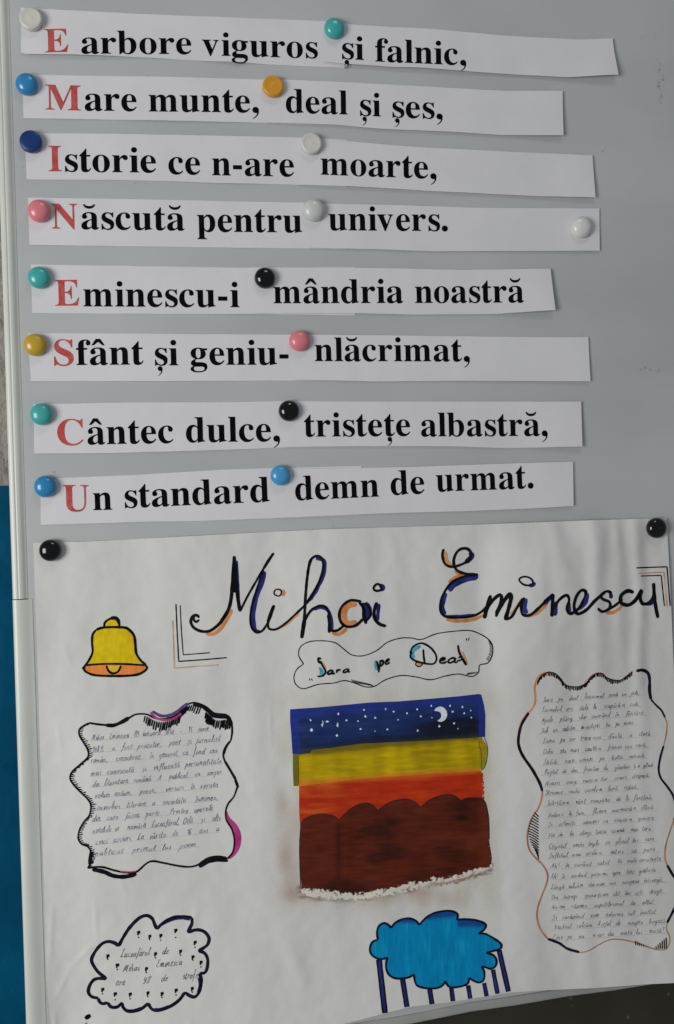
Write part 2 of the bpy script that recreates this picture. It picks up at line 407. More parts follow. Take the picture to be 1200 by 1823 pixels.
# each strip: (row, side, outline top, outline bottom, bow at the bottom edge mm, curl at the end mm, words, label)
STR = [
 (0, 'L', [(37,14),(100,17.5),(270,26),(400,31),(480,34),(570,38),(612,43)], [(38,95),(48,98),(150,100),(270,103.5),(400,111),(550,118.5),(613,121)], 2.6, 0,
  [('E',80,93.5,122,92.5,61.5,1),('arbore',145,95.5,341,96.5,61,0),('viguros',360,98.5,566,104,61,0)], 'white strip printed E arbore viguros with a red capital'),
 (0, 'R', [(571,38),(629,45),(773,53),(907,65),(1035,72),(1088,71)], [(576,111),(613,115),(693,121),(763,124),(880,132),(1013,140),(1096,138)], 2.0, 3.5,
  [('și',609,105,648,107,61,0),('falnic,',668,109.5,830,116.5,61,0)], 'white strip printed și falnic, longest and highest on the right'),
 (1, 'L', [(40,133),(150,135),(320,137.5),(472,142),(613,147)], [(42,211),(200,213.5),(470,219),(610,223)], 1.2, 0,
  [('M',81,195,144,197,66,1),('are',151,197,243.5,198,64.5,0),('munte,',265,198.5,461,200.5,64,0)], 'white strip printed Mare munte, with a red M'),
 (1, 'R', [(470,141),(560,145),(610,147),(752,154.6),(901,163),(1000,163.5)], [(475,218.5),(600,223.5),(683,231),(805,236),(891,241.6),(1000,244)], 1.7, 2.6,
  [('deal',509,200.5,619,204,63,0),('și',641,206,678,207.5,61,0),('șes,',698.7,209,788,212,61,0)], 'white strip printed deal și șes'),
 (2, 'L', [(45,237),(200,238.5),(350,241),(530,245),(617,249)], [(47.5,320),(200,320.5),(300,322.5),(380,326),(530,329),(616,333)], 1.0, 0,
  [('I',87,305,110,305,67,1),('storie',116,305.5,278,307.5,65.5,0),('ce',300,310,356.5,311,65,0),('n-are',377.5,312,523.5,314.5,65,0)], 'white strip printed Istorie ce n-are with a red I'),
 (2, 'R', [(531,246),(617,252),(733,262),(908,271),(1053,278)], [(532,329.7),(646,334),(762.5,341),(862,346),(967,351),(1057,353.6)], 1.6, 2.8,
  [('moarte,',571,311,777,318.5,62.5,0)], 'white strip printed moarte, with blank right half'),
 (3, 'L', [(50,352),(250,355),(425,359),(540,361),(617,364)], [(52.5,436),(250,439),(450,441.5),(547.5,442.5),(616,443.5)], .6, 0,
  [('N',92.5,407,138.5,407.5,66,1),('ăscută',145,408,329,410.5,65,0),('pentru',351,412.5,538,414,65,0)], 'white strip printed Născută pentru with a red N'),
 (3, 'R', [(547,363),(681,365),(850,370.5),(1066,372)], [(549.6,441.7),(675,444.6),(768,448),(850,447.5),(1066,447.5)], .9, .8,
  [('univers.',585,410,797.5,411.5,63,0)], 'white strip printed univers. with a white magnet at each end'),
 (4, 'L', [(55,471),(250,474),(445,477),(631,475.5)], [(57.5,557.5),(300,559),(450,559),(632,561.8)], .7, 0,
  [('E',98.5,544.5,141.5,544,68,1),('minescu-i',148.5,545.5,426.5,547,66,0)], 'white strip starting with a red E, hung fifth from the top'),
 (4, 'R', [(445,476.6),(630,476.8),(817,481),(978,479.5)], [(448,557.7),(630,558),(743,560.5),(885,559.4),(985,554)], 1.0, 4.2,
  [('mândria',487,540,718,539.5,63,0),('noastră',739,539.5,933,538.5,63,0)], 'white strip printed mândria noastră with curling right end'),
 (5, 'L', [(50,594),(90,593),(350,595),(520,596),(600,597)], [(55,678.5),(300,678.5),(522.5,677.5),(600,677)], .6, 0,
  [('S',96.5,650.5,131.5,651,68,1),('fânt',136,650,256,649,66,0),('și',276,650.5,317.5,650.5,66,0),('geniu-',339,649.5,514,649.5,65,0)], 'white strip printed Sfânt și geniu- with a red S'),
 (5, 'R', [(522,596),(690,597.3),(817,599),(964,600.7),(1046,600.7)], [(525,675.5),(669,679.5),(817,678),(1049,679.5)], .8, 1.6,
  [('nlăcrimat,',560.5,643,836.5,643.5,62.5,0)], 'white strip printed nlăcrimat, beside a pink magnet'),
 (6, 'L', [(60,720),(95,719),(250,716.5),(425,716),(505,714),(620,714.5)], [(61,807.5),(200,806.5),(350,802.5),(450,799),(505,796.5),(618,794)], 1.2, 0,
  [('C',102.5,792.5,149,792.5,68,1),('ântec',156,791.5,309,788.5,66,0),('dulce,',331.5,787.5,498.5,785.5,66,0)], 'white strip printed Cântec dulce, with a red C'),
 (6, 'R', [(506,715),(632,715),(825,715),(1033,715.3)], [(506,795.6),(638,794.5),(792,794.5),(907.5,798),(962,796.7),(1033.5,795.6)], 1.1, 3.0,
  [('tristețe',542,777.5,730.5,776,62.5,0),('albastră,',749.7,777,975,776,62.5,0)], 'white strip printed tristețe albastră'),
 (7, 'L', [(72,855),(110,851),(250,845),(400,836),(480,833.5),(643,829.5)], [(73,934.5),(250,929),(350,927.5),(487,922.5),(641,916.5)], .9, 0,
  [('U',112.5,910,159,910,69,1),('n',166,908.5,200,907.5,66,0),('standard',222.5,904.5,480,893,66,0)], 'white strip printed Un standard with a red U'),
 (7, 'R', [(484,835.8),(649,833),(740,831),(913,825),(1019,822)], [(489.5,922),(605,916.6),(715,912.8),(825,910),(935,905.6),(1019,900.7)], 1.2, 1.8,
  [('demn',526,891,675,884,64,0),('de',696,881.5,756,878.5,64,0),('urmat.',776.6,875.5,950,869,64,0)], 'white strip printed demn de urmat.'),
]
STRIP_SURF = {}
for idx, (row, side, top, bot, bow, curl, words, lab) in enumerate(STR):
    # height of the sheet above the board as a function of board position
    xa = P(*top[0])[0]; xb = P(*top[-1])[0]
    tz = [P(*p) for p in top]; bz = [P(*p) for p in bot]
    def edgez(pl, x):
        for a, b in zip(pl, pl[1:]):
            if x <= b[0] or b is pl[-1]: return lerp(a[1], b[1], (x-a[0])/(b[0]-a[0]))
    def hs(X, Z, xa=xa, xb=xb, tz=tz, bz=bz, side=side, bow=bow, curl=curl, idx=idx):
        u = (X-xa)/(xb-xa); a = edgez(tz, X); b = edgez(bz, X); v = (a-Z)/(a-b)
        h = .25 + (.75 if side == 'R' else 0)
        n = noise.noise(Vector((u*3.1, idx*7.3, 0))); n2 = noise.noise(Vector((u*7.0, idx*3.3, 5)))
        lift = bow * (0.55 + .9*n + .35*n2)
        if side == 'L': lift *= 1 - sm((u-.62)/.16) ; 
        else: lift *= sm((u+.02)/.22)*.8 + .2
        h += max(lift, .05) * sm((v-.15)/.9)**1.3
        h += max(0, .35 + n2) * sm((.4-v)/.4) * (.5 if side == 'R' else .35) * min(1, abs(u-.5)*0+1)
        if curl: h += curl * sm((u-.72)/.28)**1.6 * (.45 + .55*v)
        h += .10*noise.noise(Vector((X*60, Z*60, idx)))
        return max(.18, h) * mm
    STRIP_SURF[idx] = hs
    n = int((top[-1][0]-top[0][0])/4); rows = 12; v = []; f = []
    jag = lambda i, s: .35*noise.noise(Vector((i*.11, idx, s)))
    for i in range(n+1):
        u = i/n; A = interp(top, u); B = interp(bot, u)
        for j in range(rows+1):
            t = j/rows; px = lerp(A[0], B[0], t); py = lerp(A[1]+jag(i, 1), B[1]+jag(i, 9), t)
            X, Z = P(px, py); v.append((X, -hs(X, Z), Z))
    for i in range(n):
        for j in range(rows):
            a = i*(rows+1)+j; f.append((a, a+1, a+rows+2, a+rows+1))
    s = link('paper_strip', v, f, M_strip, None, smooth=True)
    md = s.modifiers.new('thick', 'SOLIDIFY'); md.thickness = .00013; md.offset = -1
    e = s.modifiers.new('edges', 'EDGE_SPLIT'); e.split_angle = math.radians(35)
    tag(s, lab, 'paper strip', 'white paper strips with the printed poem')
    for (t, x0, y0, x1, y1, em, red) in words:
        word(s, t, x0, y0, x1, y1, em, M_red if red else M_black, 'red_capital' if red else 'printed_word', hs)

# ------------------------------------------------------------------ magnets
def magmat(name, c, rough=.28):
    d = tuple(x*.86 for x in c)
    return mat(name, c, rough*.75, .55, noisecol(d, c, 60, 3, .02, 300, .0002))
MC = {'ivory white': magmat('ivory', (.68, .67, .60), .45), 'turquoise': magmat('turquoise', (.055, .42, .40), .3), 'sky blue': magmat('sky_blue', (.03, .24, .52), .26),
      'light blue': magmat('light_blue', (.065, .33, .62), .28),
      'orange yellow': magmat('orange_yellow', (.72, .32, .02), .4), 'navy blue': magmat('navy_blue', (.001, .032, .17), .5), 'pink': magmat('pink', (.75, .22, .25), .32),
      'bright white': magmat('bright_white', (.74, .74, .70), .3), 'grey white': magmat('grey_white', (.62, .64, .61), .36), 'black': magmat('black_plastic', (.0015, .0015, .002), .16), 'mustard yellow': magmat('mustard', (.55, .36, .03), .34)}
DOME = [(.0, .0), (.90, 0), (.965, .03), (1.0, .12), (1.0, .30), (.975, .43), (.92, .56), (.83, .68), (.70, .78), (.54, .86), (.36, .915), (.18, .945), (0, .955)]
FLAT = [(.0, .0), (.90, 0), (.965, .03), (1.0, .12), (1.0, .42), (.985, .52), (.93, .59), (.85, .625), (.76, .63), (.70, .618), (.62, .61), (.26, .61), (.20, .618), (.14, .632), (.07, .636), (0, .636)]
LOW = [(.0, .0), (.90, 0), (.965, .03), (1.0, .12), (1.0, .40), (.985, .50), (.94, .57), (.85, .615), (.6, .64), (.3, .648), (0, .65)]
def magnet(px, py, r, col, flat, base, lab):
    rad = r / 1910.0 * 1.0; hgt = .66 if flat else .95
    X, Z = P(px, py, base + rad*hgt*.45)
    # metres per pixel differ a little across the board
    rad = (P(px + r, py)[0] - P(px - r, py)[0]) / 2
    v = []; f = []; seg = 48; pr = (LOW if col == 'navy blue' else FLAT) if flat else DOME
    for k, (a, h) in enumerate(pr):
        for s in range(seg):
            t = 2*math.pi*s/seg; v.append((a*rad*math.cos(t), -h*rad*.92, a*rad*math.sin(t)))
    for k in range(len(pr)-1):
        for s in range(seg):
            a, b = k*seg+s, k*seg+(s+1) % seg; f.append((a, b, b+seg, a+seg))
    o = link('magnet', v, f, MC[col], None, smooth=True); o.location = (X, -base, Z)
    o.data.validate()
    tag(o, lab, 'magnet', 'round magnets pinning the papers')
b1 = .0012
MAG = [(55,34,20.5,'ivory white',1,'ivory white round magnet at the top left corner'), (596,49,18,'turquoise',0,'turquoise magnet on the top row between the two strips'),
 (47,148,20,'sky blue',0,'blue magnet at the left end of the Mare munte strip'), (486,154,18.5,'orange yellow',1,'orange yellow flat magnet above the word deal'),
 (55,252,20,'navy blue',1,'dark navy blue flat magnet left of the red I'), (554,256,18.5,'ivory white',1,'ivory flat magnet above the word moarte'),
 (69,374,20.5,'pink',0,'pink magnet beside the red N'), (559,373,19.5,'grey white',0,'greyish white magnet between pentru and univers'),
 (1036,404,18,'bright white',0,'bright white magnet at the blank right end of the fourth row'), (69,493,20,'turquoise',0,'turquoise magnet at the left end of the fifth row'),
 (472,494,18.5,'black',0,'black magnet beside the word mândria'), (62,613,20.5,'mustard yellow',0,'mustard yellow magnet left of the red S'),
 (534,606,18.5,'pink',0,'pink magnet beside the word nlăcrimat'), (73,737,20,'turquoise',0,'turquoise magnet above the red C'),
 (515,731,18.5,'black',0,'black magnet above the comma before tristețe'), (80,866,20,'sky blue',0,'blue magnet left of the red U'),
 (500,846,18,'light blue',0,'light blue magnet between standard and demn'), (89,980,20,'black',0,'black magnet on the upper left corner of the poster'),
 (1170,940,17,'black',0,'black magnet on the upper right corner of the poster')]
for i, (x, y, r, c, fl, lab) in enumerate(MAG):
    magnet(x, y, r, c, fl, b1 if i < 17 else .0022, lab)

# ------------------------------------------------------------------ poster
T_ = [(59,966),(160,964),(300,956.5),(440,949),(584,942),(720,938),(860,933.5),(1030,927),(1187,922)]
B_ = [(92,1902),(400,1862),(560,1836),(640,1816),(682,1805),(733,1792),(803,1784),(908,1767),(960,1763.5),(1067,1758.5),(1147,1752.5),(1232,1748.5)]
L_ = [(59,966),(63,1080),(68,1230),(73,1400),(75.5,1500),(79,1620),(82,1740),(90,1823),(92,1902)]
R_ = [(1187,922),(1191,1000),(1195,1080),(1204,1300),(1216,1550),(1232,1748.5)]
def seg_d(px, py, a, b):
    t = max(0, min(1, ((px-a[0])*(b[0]-a[0]) + (py-a[1])*(b[1]-a[1])) / ((b[0]-a[0])**2 + (b[1]-a[1])**2)))
    return math.hypot(px-a[0]-t*(b[0]-a[0]), py-a[1]-t*(b[1]-a[1])), t
S0 = 1910.0
def q_of(X, Z): return 600 + X*S0, 911 - Z*S0        # board position in handy units of about half a millimetre
PLEATS = [(902, 30, 1.4, 960, 520), (1006, 24, 2.6, 930, 420), (1074, 20, 3.2, 960, 380), (1122, 12, 1.6, 930, 260), (1160, 14, 2.4, 1010, 560),
          (800, 44, 1.6, 950, 420), (700, 26, 1.4, 930, 240), (560, 60, 1.2, 980, 600), (440, 30, .9, 1250, 300), (330, 60, 1.4, 1000, 500), (180, 40, 1.1, 1100, 400), (585, 16, .6, 1300, 300), (650, 18, .7, 1260, 200), (1100, 40, 2.0, 1560, 260), (1040, 18, 1.2, 1700, 160), (930, 30, 1.0, 1650, 300)]
CREASE = [((70, 1240), (76, 1330), 3, .3), ((108, 1255), (112, 1300), 3, .2), ((66, 1100), (74, 1190), 3, .25), ((400, 1560), (470, 1600), 9, .25), ((120, 1120), (135, 1160), 5, .2), ((90, 1560), (84, 1650), 3, .35), ((88, 1745), (92, 1820), 2.5, .5), ((330, 1590), (318, 1640), 3, .25), ((270, 1600), (276, 1650), 3, .2), ((470, 1235), (468, 1320), 2.5, .25),
 ((160, 1560), (161, 1632), 3.0, .28), ((161, 1632), (118, 1668), 3.5, .35), ((118, 1668), (90, 1720), 3.0, .3), ((200, 1520), (214, 1560), 4, .2), ((260, 1700), (300, 1660), 9, .35), ((330, 1595), (322, 1640), 4, .18),
          ((560, 950), (566, 935), 2, .2), ((270, 1585), (262, 1630), 5, .2), ((96, 1010), (120, 1045), 4, .25), ((84, 985), (100, 1040), 3, .2), ((300, 1760), (330, 1830), 8, .35), ((480, 1640), (520, 1760), 14, .5), ((610, 1030), (618, 1080), 4, .14), ((640, 1180), (655, 1215), 5, .15), ((1168, 960), (1188, 1010), 3, .5)]
def hp(X, Z):
    x, y = q_of(X, Z); h = 1.1
    xs = x - (y-911)*.0
    for cx, w, a, y0, fall in PLEATS:
        c = cx + 12*noise.noise(Vector((y*.006, cx, 0))); w = w*(1 + .5*noise.noise(Vector((y*.005, cx, 8)))); a = a*(1 + .6*noise.noise(Vector((y*.007, cx, 4))))
        h += a * math.exp(-((xs-c)/w)**2) * math.exp(-max(0, (y-y0)/fall)**2) * (.5+.5*sm((y-915)/60))
    h += 2.2*noise.noise(Vector((x*.0060, y*.0034, 1.7))) + 1.3*noise.noise(Vector((x*.017, y*.0065, 5.1))) + .34*noise.noise(Vector((x*.045, y*.04, 9.1)))
    if x < 620 or y > 1600:
        for a, b, w, k in CREASE:
            d, t = seg_d(x, y, a, b)
            if d < 4*w: h += 1.9*k * math.exp(-(d/w)**2) * math.sin(math.pi*(.12+.76*t))
    hump = sm((x-850)/120) if x < 970 else max(0, 1-(x-970)/215)
    h += 11.5*hump*sm((y-918)/90)*sm((1640-y)/620)
    h += 2.5*math.exp(-((x-610)/170)**2)*sm((y-930)/120)*sm((1500-y)/500)
    h = max(h, .55)
    # left edge lifts off, more towards the bottom; the lower edge bulges
    e = (x - 62 - (y-966)*.012)
    if e < 45: h += (1.0 + 3.2*sm((y-1450)/300)) * max(0, 1-e/45)**2
    if y > 1690: h += 2.2*sm((y-1690)/110)*sm((x-560)/200)
    if x > 1150: h += 1.0*sm((x-1150)/40)*sm((y-960)/80)
    return (h + (3.0*sm((75-x)/30)*sm((y-1500)/100) if x < 75 else 0)) * mm
def coons(u, v):
    t, b, l, r = interp(T_, u), interp(B_, u), interp(L_, v), interp(R_, v)
    o = []
    for c in (0, 1):
        o.append((1-v)*t[c] + v*b[c] + (1-u)*l[c] + u*r[c] - ((1-u)*(1-v)*T_[0][c] + u*(1-v)*T_[-1][c] + (1-u)*v*B_[0][c] + u*v*B_[-1][c]))
    return o
nu, nv = 300, 230; v = []; f = []
for i in range(nu+1):
    for j in range(nv+1):
        px, py = coons(i/nu, j/nv); X, Z, h = on_sheet(px, py, hp); v.append((X, -h, Z))
for i in range(nu):
    for j in range(nv):
        a = i*(nv+1)+j; f.append((a, a+1, a+nv+2, a+nv+1))
poster = link('poster', v, f, M_poster, None, smooth=True)
md = poster.modifiers.new('thick', 'SOLIDIFY'); md.thickness = .0002; md.offset = -1
e = poster.modifiers.new('edges', 'EDGE_SPLIT'); e.split_angle = math.radians(50)
tag(poster, 'large hand drawn white paper poster with a painted landscape, bell and clouds under the strips', 'poster')
def ink(level=.15): return Ink(hp, level*mm)
def strokes(name, lst, m, parent, level=.15, w=None, gain=1.0, shift=(0, 0), **kw):
    if name.split('_')[-1] in ('shading', 'line', 'stroke') or name.startswith(('bold', 'bright', 'orange_out')):
        for j, (pts, ww) in enumerate(lst):
            k = ink(level + .003*j); k.stroke([(x+shift[0], y+shift[1]) for x, y in pts], ww*gain, **kw); k.build(name, m, parent)
        return
    k = ink(level)
    for it in lst:
        pts, ww = it if isinstance(it, tuple) and isinstance(it[0], list) else (it, w)
        k.stroke(pts, ww*gain, **kw)
    return k.build(name, m, parent)

# --- title, first word
z1 = lambda p: zp(300, 940, 2.609, p)
z2 = lambda p: zp(740, 940, 2.609, p)
w1 = strokes('title_word', [
    (z1([(142,425),(130,436),(120,430),(116,418),(124,406),(138,408),(140,418)]), 3),
    (z1([(140,412),(125,404),(108,415),(104,440),(120,465),(155,480),(195,476),(240,440),(270,395)]), 3.8),
    (z1([(240,440),(275,385),(290,330),(298,240),(305,130)]), 4.6),
    (z1([(305,130),(312,220),(320,310),(332,388)]), 4.4), (z1([(308,180),(306,300)]), 4),
    (z1([(332,388),(365,320),(405,250),(440,190),(488,116)]), 2.8), (z1([(440,190),(465,150),(488,116)]), 4.0),
    (z1([(440,195),(415,270),(390,350),(380,410),(386,460),(410,485),(440,472),(470,420),(490,358)]), 3.0),
    (z1([(490,358),(472,405),(460,440)]), 4.6), (z1([(470,420),(462,445),(468,468),(500,470),(540,445),(590,400),(640,352)]), 3.0),
    (z1([(640,352),(690,270),(716,200),(716,150),(690,130),(660,150),(645,220),(635,330),(630,430),(618,512)]), 3.6),
    (z1([(632,420),(626,460),(618,512)]), 4.8),
    (z1([(632,430),(660,385),(700,362),(735,372),(748,420),(746,487)]), 3.6), (z1([(742,400),(748,440),(746,485)]), 4.4),
    (z1([(752,478),(785,475),(815,452)]), 3.6),
    (z1([(895,342),(845,336),(805,365),(793,405),(803,440),(830,458),(870,452),(905,420)]), 3.6),
    (z1([(885,345),(905,370),(908,410),(918,445)]), 4.6), (z1([(900,350),(925,360),(940,400),(915,435)]), 3),
    (z1([(967,345),(955,385),(958,420),(978,445),(1010,456)]), 4.2)], M_marker, poster, .30, gain=1.38)
k = ink(.30)
k.stroke(z1([(490,298),(500,285),(520,288),(524,304),(512,316),(494,310)]), 2.6, closed=True); k.build('letter_dot', M_marker, w1); k = ink(.30)
k.stroke(z1([(953,275),(968,260),(985,268),(988,284),(972,292),(956,288)]), 4.2, closed=True); k.build('letter_dot', M_marker, w1)
strokes('orange_shading', [(z1([(170,488),(205,488),(240,460),(270,415),(290,375)]), 5.0), (z1([(505,462),(545,440),(600,390)]), 4.5), (z1([(755,482),(790,490),(825,462)]), 5),
    (z1([(870,350),(830,358),(812,390),(815,425),(838,442),(870,432)]), 8), (z1([(522,285),(532,297),(525,312)]), 4.5)], M_orange, w1, .20, shift=(1.5, 1.3), gain=1.25)
strokes('blue_shading', [(z1([(442,200),(432,250),(405,320),(390,400),(398,470),(425,480)]), 5.5), (z1([(680,138),(715,150),(718,200),(690,270),(650,335)]), 6),
    (z1([(668,375),(705,366),(738,385),(752,440),(752,480)]), 5.5), (z1([(908,345),(925,380),(920,420)]), 9), (z1([(972,350),(968,400),(965,430)]), 5), (z1([(312,150),(318,250),(322,330)]), 3.5), (z1([(975,262),(992,275),(980,290)]), 6)], M_navy, w1, .24, shift=(1.6, .6), gain=1.25)
# --- title, second word
w2 = strokes('title_word', [
    (z2([(130,97),(124,125),(135,165),(165,180),(205,172),(245,150),(258,120),(240,97),(208,98),(185,122),(176,160),(190,195),(230,212),(290,217)]), 3.6),
    (z2([(290,219),(230,224),(172,250),(132,300),(114,360),(128,405),(185,416),(260,410),(310,385),(345,345)]), 3.4),
    (z2([(348,312),(334,360),(318,420)]), 4.8), (z2([(318,400),(350,345),(385,312),(398,320),(390,360),(372,412)]), 4.4), (z2([(372,400),(405,345),(435,308),(442,325),(432,370),(415,428)]), 5.2),
    (z2([(415,425),(445,412),(470,370),(500,325)]), 3.6), (z2([(503,322),(490,365),(498,402),(535,402),(585,358),(638,306)]), 3.8),
    (z2([(638,306),(634,360),(632,412)]), 4.4), (z2([(632,385),(665,335),(700,312),(712,335),(702,375),(715,402)]), 3.8),
    (z2([(715,402),(755,375),(785,325),(788,295),(768,290),(745,320),(735,365),(750,398),(790,382),(835,335),(885,292)]), 4.0),
    (z2([(885,292),(905,300),(900,315)]), 3.4), (z2([(885,292),(860,312),(868,330),(900,345),(898,375),(865,388),(845,372)]), 3.6),
    (z2([(880,385),(925,360),(960,330)]), 3.6), (z2([(1012,300),(985,292),(955,312),(952,345),(985,358),(1020,335),(1050,285)]), 4.6),
    (z2([(1050,288),(1042,325),(1055,352),(1085,345),(1105,310),(1104,255)]), 4.2), (z2([(1104,255),(1108,310),(1115,370),(1125,418)]), 4.4)], M_marker, poster, .30, gain=1.38)
k = ink(.30); k.stroke(z2([(480,240),(500,226),(530,232),(545,252),(530,266),(500,262)]), 3.4, closed=True); k.build('letter_dot', M_marker, w2)
strokes('orange_shading', [(z2([(135,105),(140,150),(165,172)]), 6), (z2([(180,190),(205,212),(260,214)]), 5.5), (z2([(150,248),(180,226),(215,218)]), 4.5), (z2([(138,420),(190,428),(260,422),(310,402)]), 4.6),
    (z2([(440,400),(470,360),(490,325)]), 5), (z2([(515,408),(560,392),(610,345)]), 4.5), (z2([(880,390),(915,388),(945,368)]), 5), (z2([(940,380),(960,350),(1000,355)]), 3.5)], M_orange, w2, .20, shift=(1.0, 1.5), gain=1.25)
strokes('blue_shading', [(z2([(285,222),(230,236),(180,256),(150,290)]), 8), (z2([(136,300),(120,360),(132,400)]), 5), (z2([(135,408),(190,408),(270,402)]), 4), (z2([(245,110),(255,130),(225,160)]), 7),
    (z2([(508,325),(500,370),(512,395)]), 6.5), (z2([(590,350),(625,315)]), 6), (z2([(645,340),(640,405)]), 7), (z2([(705,340),(710,390)]), 4.5), (z2([(792,300),(780,345),(750,375)]), 6.5), (z2([(905,305),(900,325)]), 6), (z2([(1060,350),(1090,345),(1108,310)]), 5.5),
    (z2([(520,265),(540,262),(548,250)]), 6)], M_navy, w2, .24, shift=(1.8, .8), gain=1.3)

# --- corner brackets
z4 = lambda p: zp(120, 1060, 4, p)
def straight(name, lst, parent, level=.16):
    for pts, w_, m_ in lst:
        k = ink(level)
        for a, b in zip(pts, pts[1:]): k.stroke([a, b], w_, ends=.9, wob=.1)
        k.build(name, m_, parent)
straight('corner_bracket', [(z4([(773,62),(782,270),(793,470),(960,458),(1135,443)]), 2.4, M_dnavy), (z4([(803,70),(812,260),(825,423),(1015,408)]), 2.0, M_dnavy), (z4([(750,178),(757,360),(762,518),(920,505),(1078,495)]), 2.2, M_paleor),
    (z2([(1025,185),(1167,180),(1182,362)]), 2.4, M_dnavy), (z2([(1030,212),(1153,205),(1168,365)]), 2.2, M_paleor), (z2([(1045,223),(1140,220),(1155,362)]), 2.2, M_marker)], poster)

# --- bell
body = z4([(262,228),(200,245),(180,280),(176,340),(180,400),(160,450),(130,495),(250,487),(400,487),(548,497),(520,460),(490,410),(483,350),(475,290),(445,250),(400,228)])
def bellc(x, y):
    t = sm((x-232-(y-1150)*.28)/12); n = noise.noise(Vector((x*.12, y*.09, 0)))
    a = srgb((174+9*n, 151+10*n, 14), G); b = srgb((182, 112, 36), G)
    return (*[lerp(p, q, t*.8) for p, q in zip(a, b)], 1)
k = ink(.17); k.fill(body, colf=bellc); bell = k.build('bell_drawing', M_felt, poster)
k = ink(.17); k.fill(crom(z4([(262,225),(270,192),(300,168),(335,160),(362,182),(370,225)]), 2), colf=bellc); k.build('bell_handle', M_felt, bell); k = ink(.17)
k.fill(crom(z4([(278,500),(292,535),(325,553),(362,538),(380,500)]), 2), colf=lambda x, y: (*srgb((176, 150, 44), G), 1)); k.build('bell_clapper', M_felt, bell)
k = ink(.16); k.fill(crom(z4([(125,508),(150,500),(250,492),(400,492),(545,502),(562,515),(540,543),(480,565),(350,572),(200,566),(135,543)]), 3, True),
       colf=lambda x, y: (*srgb((186, 108, 50), G), 1)); k.build('bell_rim', M_felt, bell)
strokes('bell_outline', [(z4([(205,245),(180,280),(176,340),(180,400),(160,450),(130,495),(106,524)]), 4.2), (z4([(205,245),(262,228),(400,228),(445,250),(475,290),(484,350),(490,410),(520,460),(560,495)]), 4.4),
    (z4([(130,497),(250,488),(400,488),(550,497)]), 3.6), (z4([(550,495),(568,515),(540,545),(480,567),(350,574),(200,568),(135,545),(118,520),(130,497)]), 4.2),
    (z4([(262,225),(268,192),(300,168),(340,158),(365,180),(370,225)]), 4.2), (z4([(305,165),(340,160),(362,180),(366,205)]), 6.5), (z4([(278,498),(292,535),(325,555),(362,540),(382,500)]), 4)], M_marker, bell, .26)

# --- small title cloud
def along(path, spacing):
    q = crom(path, 1.0); acc = 0; out = []
    for i in range(1, len(q)):
        acc += math.dist(q[i], q[i-1])
        if acc >= spacing: acc = 0; out.append(q[i])
    return out
z3 = lambda p: zp(500, 1110, 3, p)
box3 = z3([(120,215),(95,170),(105,125),(150,98),(220,92),(290,103),(340,140),(380,168),(440,172),(510,145),(570,100),(640,78),(700,78),(750,85),(830,55),(920,42),(1010,38),(1080,65),(1125,105),(1130,165),(1105,210),(1062,222),(1055,260),(1020,283),(950,270),(880,280),(800,300),(720,285),(640,278),(560,300),(500,335),(450,338),(400,320),(340,305),(280,318),(200,325),(120,348),(80,325),(70,285),(85,245),(118,218)])
tb = ink(.2); tb.stroke(box3, 1.9, closed=True); tb = tb.build('subtitle_cloud', M_marker, poster)
k = ink(.2)
for p in along(z3([(1090,70),(1125,105),(1131,165),(1112,205)]), 2.3): k.stroke([p, (p[0]-2.5, p[1]-2), (p[0]-6, p[1]-5)], 1.2)
for i in range(12): k.stroke(z3([(375+i*9, 298+i*2.2), (392+i*9.5, 318+i*1.6)]), 1.2)
for i in range(10): k.stroke(z3([(990+i*7, 276-i*1.2), (1003+i*6, 262-i*.6)]), 1.3)
tag(k.build('hatching', M_marker, tb), kind='stuff')

